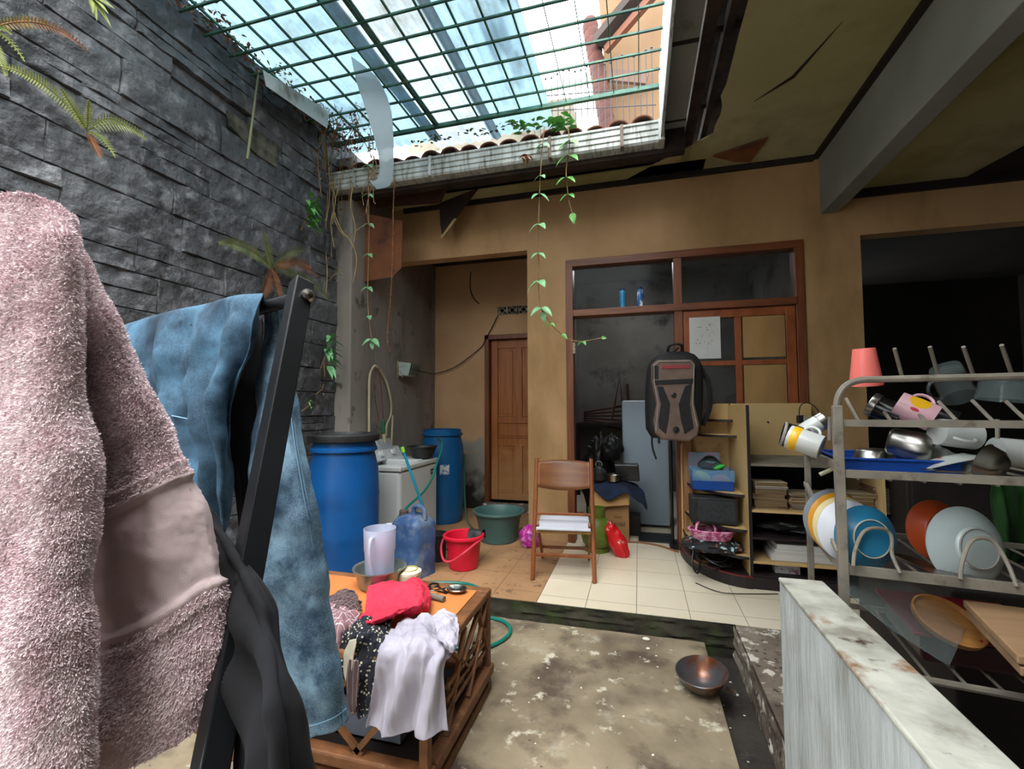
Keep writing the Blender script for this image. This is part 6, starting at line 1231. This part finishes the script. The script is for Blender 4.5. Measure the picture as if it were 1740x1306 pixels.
t, mt = cup('steel_mug', 'black and steel mug hanging on the first peg of the second rail', atd(1478, 685, 1.32), AX(.62, .45, -.65), cupprof(.03, .033, .075), m_blackm, 'mug'); MB().lathe([(.0335, .0), (.0345, .002), (.035, .016), (.0335, .018)], 30, (0, 0, 0), mt, cap=False).build('steel_band', m_st, t, smooth=True)
m_print = M('pink_mug_glaze', '#bd8f98', '#c59ca3', 8, rough=.25, c3='#5b7ea0', s3=30, t3=.68, w3=.02); m_yelp = M('yellow_print', '#d6a51e', rough=.3); m_redp = M('red_print', '#b52a3a', rough=.3)
t, mt = cup('printed_mug', 'pink mug with a yellow patch lying on the second rail', atd(1524, 685, 1.27), AX(.6, .42, -.55), cupprof(.034, .037, .085), m_print, 'mug', (.036, .045, 60, .024))
def wrap(mt, t, r, a0, a1, z0, z1, m, name, ph=0):
    def fn(u, v): rr = r + .0006; a = R(a0 + (a1 - a0) * u); 
    q = MB()
    q.grid(lambda u, v: mt @ Vector(((r + .0008) * math.cos(R((a0 + a1) / 2 + (a1 - a0) / 2 * v * math.cos(2 * math.pi * u))), (r + .0008) * math.sin(R((a0 + a1) / 2 + (a1 - a0) / 2 * v * math.cos(2 * math.pi * u))), (z0 + z1) / 2 + (z1 - z0) / 2 * v * math.sin(2 * math.pi * u))), 16, 4)
    return q.build(name, m, t, smooth=True)
for a_ in (200, 250): pass
vd = (mt.transposed() @ AX(0, -.6, -1)); aa = math.degrees(math.atan2(vd.y, vd.x)); wrap(mt, t, .0358, aa - 36, aa + 30, .018, .066, m_yelp, 'yellow_patch'); wrap(mt, t, .0362, aa + 34, aa + 48, .03, .05, m_redp, 'red_patch')
t, mt = cup('steel_mug', 'dark steel mug seen from its mouth beside the printed mug', atd(1578, 700, 1.32), AX(.6, .35, -.5), cupprof(.027, .03, .06), m_blackm, 'mug', (.03, .03, 320, .022), m_st)
t, mt = cup('porcelain_mug', 'white mug hanging under the second rail, mouth to the right', atd(1592, 733, 1.2), AX(1, .1, -.1), cupprof(.034, .037, .088), m_porc, 'mug', (.036, .04, aa * 0 + 200, .024))
t, mt = cup('steel_cup', 'large dark steel cup lying under the second rail on the tray', atd(1508, 748, 1.3), AX(.75, .22, -.75), [(0, .001), (.03, 0), (.04, .01), (.043, .07), (.043, .09), (.036, .098), (0, .1)], m_st, 'cup')
t, mt = cup('porcelain_mug', 'white mug lying on its side at the right end of the tray', atd(1690, 765, 1.2), AX(1, .12, -.2), cupprof(.034, .038, .09), m_porc, 'mug')
t, mt = cup('steel_bowl', 'small steel bowl lying on its side at the right end of the tray', atd(1708, 795, 1.1), AX(-.35, -.3, .9), [(0, .001), (.022, 0), (.036, .014), (.042, .04), (.044, .042), (.04, .042), (.03, .012), (0, .006)], m_st, 'bowl')
t, mt = cup('porcelain_mug', 'white mug with yellow and red bands hanging outside the rack, base to the camera', atd(1396, 760, 1.3), AX(-.72, -.3, .72), cupprof(.033, .036, .085), m_porc, 'mug', (.034, .035, 110, .02)); MB().lathe([(.0352, .055), (.0357, .056), (.0364, .076), (.036, .077)], 34, (0, 0, 0), mt, cap=False).build('yellow_band', m_yelp, t, smooth=True); MB().lathe([(.022, -.001), (.024, -.001), (.024, .0005), (.022, .0005)], 30, (0, 0, 0), mt, cap=False).build('foot_ring', m_pipe, t)
t, mt = cup('steel_mug', 'black mug with grey rim hanging behind the banded white mug', atd(1372, 748, 1.42), AX(-.85, -.25, .45), cupprof(.036, .038, .07), m_blackm, 'mug'); MB().lathe([(.038, .062), (.0395, .064), (.0395, .07), (.038, .071)], 30, (0, 0, 0), mt, cap=False).build('rim', m_pipe, t)
t, mt = cup('thermos_cup', 'silver and white tumbler slanting above the banded white mug', atd(1402, 712, 1.42), AX(-.75, .55, .2), [(0, .001), (.024, 0), (.026, .004), (.026, .07), (.023, .075), (0, .075)], m_porc, 'tumbler'); MB().lathe([(.0262, .0), (.027, .002), (.027, .02), (.0262, .022)], 30, (0, 0, 0), mt, cap=False).build('steel_band', m_st, t)
# blue tray
m_btray = M('blue_tray_plastic', '#0d3a86', '#103f90', 3, rough=.35)
t = thing('blue_basket', 'blue plastic basket sitting on the upper rack tray', 'basket', RO + Matrix.Rotation(ra, 3, 'Z') @ Vector((.145, .19, Z(1.148))), ra)
q = MB(); q.bb(-.123, .123, -.12, .12, 0, .004)
for (x0, x1, y0, y1) in ((-.128, .128, -.125, -.121), (-.128, .128, .121, .125), (-.128, -.124, -.121, .121), (.124, .128, -.121, .121)): q.bb(x0, x1, y0, y1, 0, .034)
q.bb(-.135, .135, -.132, -.12, .034, .04); q.bb(-.135, .135, .12, .132, .034, .04); q.bb(-.135, -.123, -.12, .12, .034, .04); q.bb(.123, .135, -.12, .12, .034, .04); q.build('basket', m_btray, t, bevel=.002)
t, mt = cup('steel_bowl', 'steel bowl upside down in the blue basket', atd(1483, 762, 1.36), Vector((0, 0, -1)), [(0, .001), (.035, 0), (.042, .006), (.052, .035), (.058, .036), (.058, .038), (.05, .038), (.04, .008), (0, .005)], m_st, 'bowl')
for k in range(3):
    t, mt = cup('porcelain_bowl', ('white bowl nearest the large steel cup in the tipped stack of three', 'middle white bowl of the tipped stack of three', 'rearmost white bowl of the tipped stack of three')[k], atd(1555 + k * 9, 762 + k * 5, 1.3), AX(.5, .75, -.35), [(0, .001), (.025, 0), (.045, .018), (.057, .045), (.055, .046), (.043, .022), (0, .006)], m_porc, 'bowl', group=None)
m_fl = M('floral_porcelain', '#b9bcb6', '#b0b4ae', 3, rough=.25, c3='#3d7a4a', s3=26, t3=.63, w3=.03); N, L, p = nodes_of(m_fl); n1 = N.new('ShaderNodeTexNoise'); n1.inputs['Scale'].default_value = 21; n1.inputs['Detail'].default_value = 1; tc = N.new('ShaderNodeTexCoord'); mp_ = N.new('ShaderNodeMapping'); mp_.inputs['Location'].default_value = (3, 1, 2); L.new(tc.outputs['Object'], mp_.inputs[0]); L.new(mp_.outputs[0], n1.inputs['Vector']); r = N.new('ShaderNodeMapRange'); r.inputs[1].default_value = .66; r.inputs[2].default_value = .69; L.new(n1.outputs[0], r.inputs[0]); mixin(N, L, p, r.outputs[0], '#b02a35')
cup('floral_plate', 'white plate with red and green flowers, face down on the tray', atd(1602, 778, 1.22), AX(.15, .9, -.4), [(0, .001), (.045, 0), (.05, .004), (.085, .022), (.084, .025), (.045, .006), (0, .004)], m_fl, 'plate')
cup('floral_bowl', 'white flowered bowl tipped beside the flowered plate on the tray', atd(1650, 778, 1.2), AX(.35, .8, -.5), [(0, .001), (.03, 0), (.036, .004), (.06, .035), (.058, .037), (.035, .01), (0, .006)], m_fl, 'bowl')
t = thing('spoon', 'steel spoon lying on the tray edge by the flowered plate', 'spoon', atd(1590, 800, 1.16)); q = MB(); q.tube([(0, 0, 0), (.07, -.01, 0)], .0025, 6); q.lathe([(0, 0), (.012, .002), (.014, .004), (0, .003)], 16, (-.012, 0, 0), sx=1.5); q.build('spoon', m_st, t)
# plates standing behind the hoops
plp = lambda r: [(0, .001), (r * .55, 0), (r * .58, .003), (r * .9, .016), (r, .022), (r * .99, .026), (r * .88, .02), (r * .55, .006), (0, .005)]
t, mt = cup('dinner_plate', 'teal blue plate with pale foot ring standing behind the left hoop', atd(1482, 915, 1.2), AX(.0, .16, 1), plp(.083), m_bluep, 'plate', n=56); MB().lathe([(.047, -.002), (.0495, -.002), (.0495, .001), (.047, .001)], 48, (0, 0, 0), mt, cap=False).build('foot_ring', M('pale_ring', '#b9b8a8', rough=.4), t, smooth=True)
for k, (c1, lab) in enumerate((('#c4c6cc', 'white plate next behind the teal blue plate'), ('#c9b98a', 'cream plate standing behind the white one in the left row'), ('#c98a1c', 'mustard yellow plate in the left row behind the rack post'), ('#7a7f88', 'grey plate rearmost in the left row behind the rack post'))):
    cup('dinner_plate', lab, atd(1452 - k * 9, 905 - k * 7, 1.245 + k * .045), AX(.05, .14, 1), plp(.085 + .002 * k), M('plate_glaze_%s' % ('white', 'cream', 'mustard', 'grey')[k], c1, rough=.3), 'plate', n=48)
t, mt = cup('serving_bowl', 'large white enamel bowl standing behind the right hoop', atd(1664, 932, 1.14), AX(-.0, .2, 1), [(0, .003), (.046, .0), (.05, .002), (.052, .008), (.076, .014), (.096, .034), (.1, .036), (.098, .04), (.08, .022), (.05, .012), (0, .01)], M('enamel_white', '#98a3a1', '#a3adab', 3, rough=.2, coat=.4), 'bowl', n=64)
MB().tube([mt @ p for p in circ((0, 0, -.001), .048, 40)], .0018, 6, closed=True).build('foot_ring', m_pipe, t)
cup('dinner_plate', 'burnt orange plate standing behind the large white enamel bowl', atd(1602, 902, 1.26), AX(.0, .18, 1), plp(.082), m_orp, 'plate', n=48)
for k in range(5):
    t = thing('spoon', 'steel spoon on the plate tier between the teal plate and white bowl', 'spoon', atd(1575 + k * 13, 968 + k * 2, 1.17 - k * .005), 0, 'spoons on the plate tier'); q = MB(); q.tube([(0, .0, 0), (-.02 - .006 * k, .12, .004)], .003, 6); q.lathe([(0, 0), (.013, .002), (.016, .005), (0, .004)], 16, (.004, -.018, 0), sx=1, sy=1.5); q.build('spoon', m_st, t, smooth=True)
t = thing('purple_toy', 'small purple and pink toy hanging behind the rack post', 'toy', atd(1386, 862, 1.5)); b = MB(); b.box((0, 0, 0), (.03, .02, .07), mat=Matrix.Rotation(.4, 3, 'Y')); b.build('body', M('purple_plastic', '#7a2f8f', '#b0407f', 20, rough=.5), t, bevel=.006)
tag(MB().tube([atd(1393, 806, 1.4), atd(1418, 795, 1.38)], .006, 8).build('torch', M('pale_yellow_plastic', '#c9c9a8', rough=.4), o=atd(1405, 800, 1.4)), 'small pale stick lying below the banded white mug', 'stick')
# lower tiers
m_acr = M('clear_acrylic', '#7d8c8a', rough=.15, alpha=.16, coat=.3)
P4 = [atd(1437, 965, 1.26), atd(1537, 985, 1.3), atd(1650, 1048, 1.2), atd(1612, 1130, 1.02), atd(1515, 1068, 1.08), atd(1437, 1005, 1.14)]
t = thing('clear_box_lid', 'large clear plastic lid leaning under the plate tier', 'lid', P4[0]); b = MB(); off = Vector((0, 0, -.003)); n = 6; b.add(P4 + [p + off for p in P4], [tuple(range(n))[::-1], tuple(range(n, 2 * n))] + [(i, (i + 1) % n, n + (i + 1) % n, n + i) for i in range(n)]); b.build('sheet', m_acr, t, o=P4[0]); MB().tube([P4[2], P4[3], P4[4], P4[5]], .0016, 5).build('rim', m_gls, t, o=P4[0])
t, mt = cup('bamboo_tray', 'round tan bamboo tray resting on the red box lid', atd(1607, 1060, 1.17), AX(.05, -.85, -.42), [(0, 0), (.068, 0), (.074, .004), (.076, .018), (.072, .019), (.068, .007), (0, .006)], M('tan_bamboo', '#a8743a', '#96652f', 8, rough=.7, stretch=(1, 8, 1)), 'tray', n=48)
m_dred = M('dark_red_plastic', '#6e1020', '#7f1628', 3, rough=.35)
t = thing('red_box', 'dark red plastic box with lid on the lower tier of the rack', 'box', (.84, 1.56, .67), ra); b = MB(); b.bb(-.13, .13, -.13, .14, 0, .07); b.build('box', M('maroon_plastic', '#2e0a10', rough=.4), t, bevel=.01); b = MB(); b.bb(-.15, .15, -.15, .16, .07, .082); b.build('lid', m_dred, t, bevel=.006)
m_wb = M('pale_wooden_board', '#8b6b4c', '#9a7a59', 3, rough=.7, stretch=(.6, 8, 8))
_a, _b = atz(1636, 1018, .85), atz(1728, 1112, .85); _r = Vector((.985, -.17, 0)) * .26; Pb = [_b, _b + _r, _a + _r, _a]
t = thing('wooden_board', 'thick pale wooden boards stacked at the right edge of the lower tier', 'board', Pb[0]); 
for k in range(2):
    b = MB(); o_ = Vector((.004 * k, 0, -.022 * k)); b.hexa([p + o_ + Vector((0, 0, -.018)) for p in Pb] + [p + o_ for p in Pb]); b.build('board', m_wb, t, o=Pb[0], bevel=.003)
t = thing('white_container', 'pale plastic container on the floor tier behind the low wall', 'container', (.72, 1.45, .4)); b = MB(); b.box((0, 0, 0), (.16, .2, .1)); b.build('tub', M('pale_container', '#7f8585', rough=.5), t, bevel=.01); b = MB(); b.box((0, 0, -.15), (.3, .4, .2)); b.build('base', m_dkwood, t)
t = thing('counter', 'dark low counter standing on the platform behind the dish rack', 'counter', (1.5, 2.1, ZT)); b = MB(); b.bb(-.5, 1.3, -.2, .5, 0, .6); b.build('cabinet', M('dark_block', '#2a231e', '#1d1815', 4, rough=.7), t, bevel=.01)
fabric('green_cloth', 'bright green cloth hanging in the dark at the right edge', [[D(1690, 812, 1.75), D(1715, 812, 1.75), D(1760, 812, 1.75)], [D(1688, 880, 1.76), D(1712, 880, 1.74), D(1765, 880, 1.74)], [D(1702, 960, 1.76), D(1725, 960, 1.74), D(1765, 960, 1.74)]], M('green_fabric', '#1c4d12', '#0f2a0b', 5, rough=.8, stretch=(4, 1, .4), two=(.4, .6)), .02, 8, 41, 24, 24)
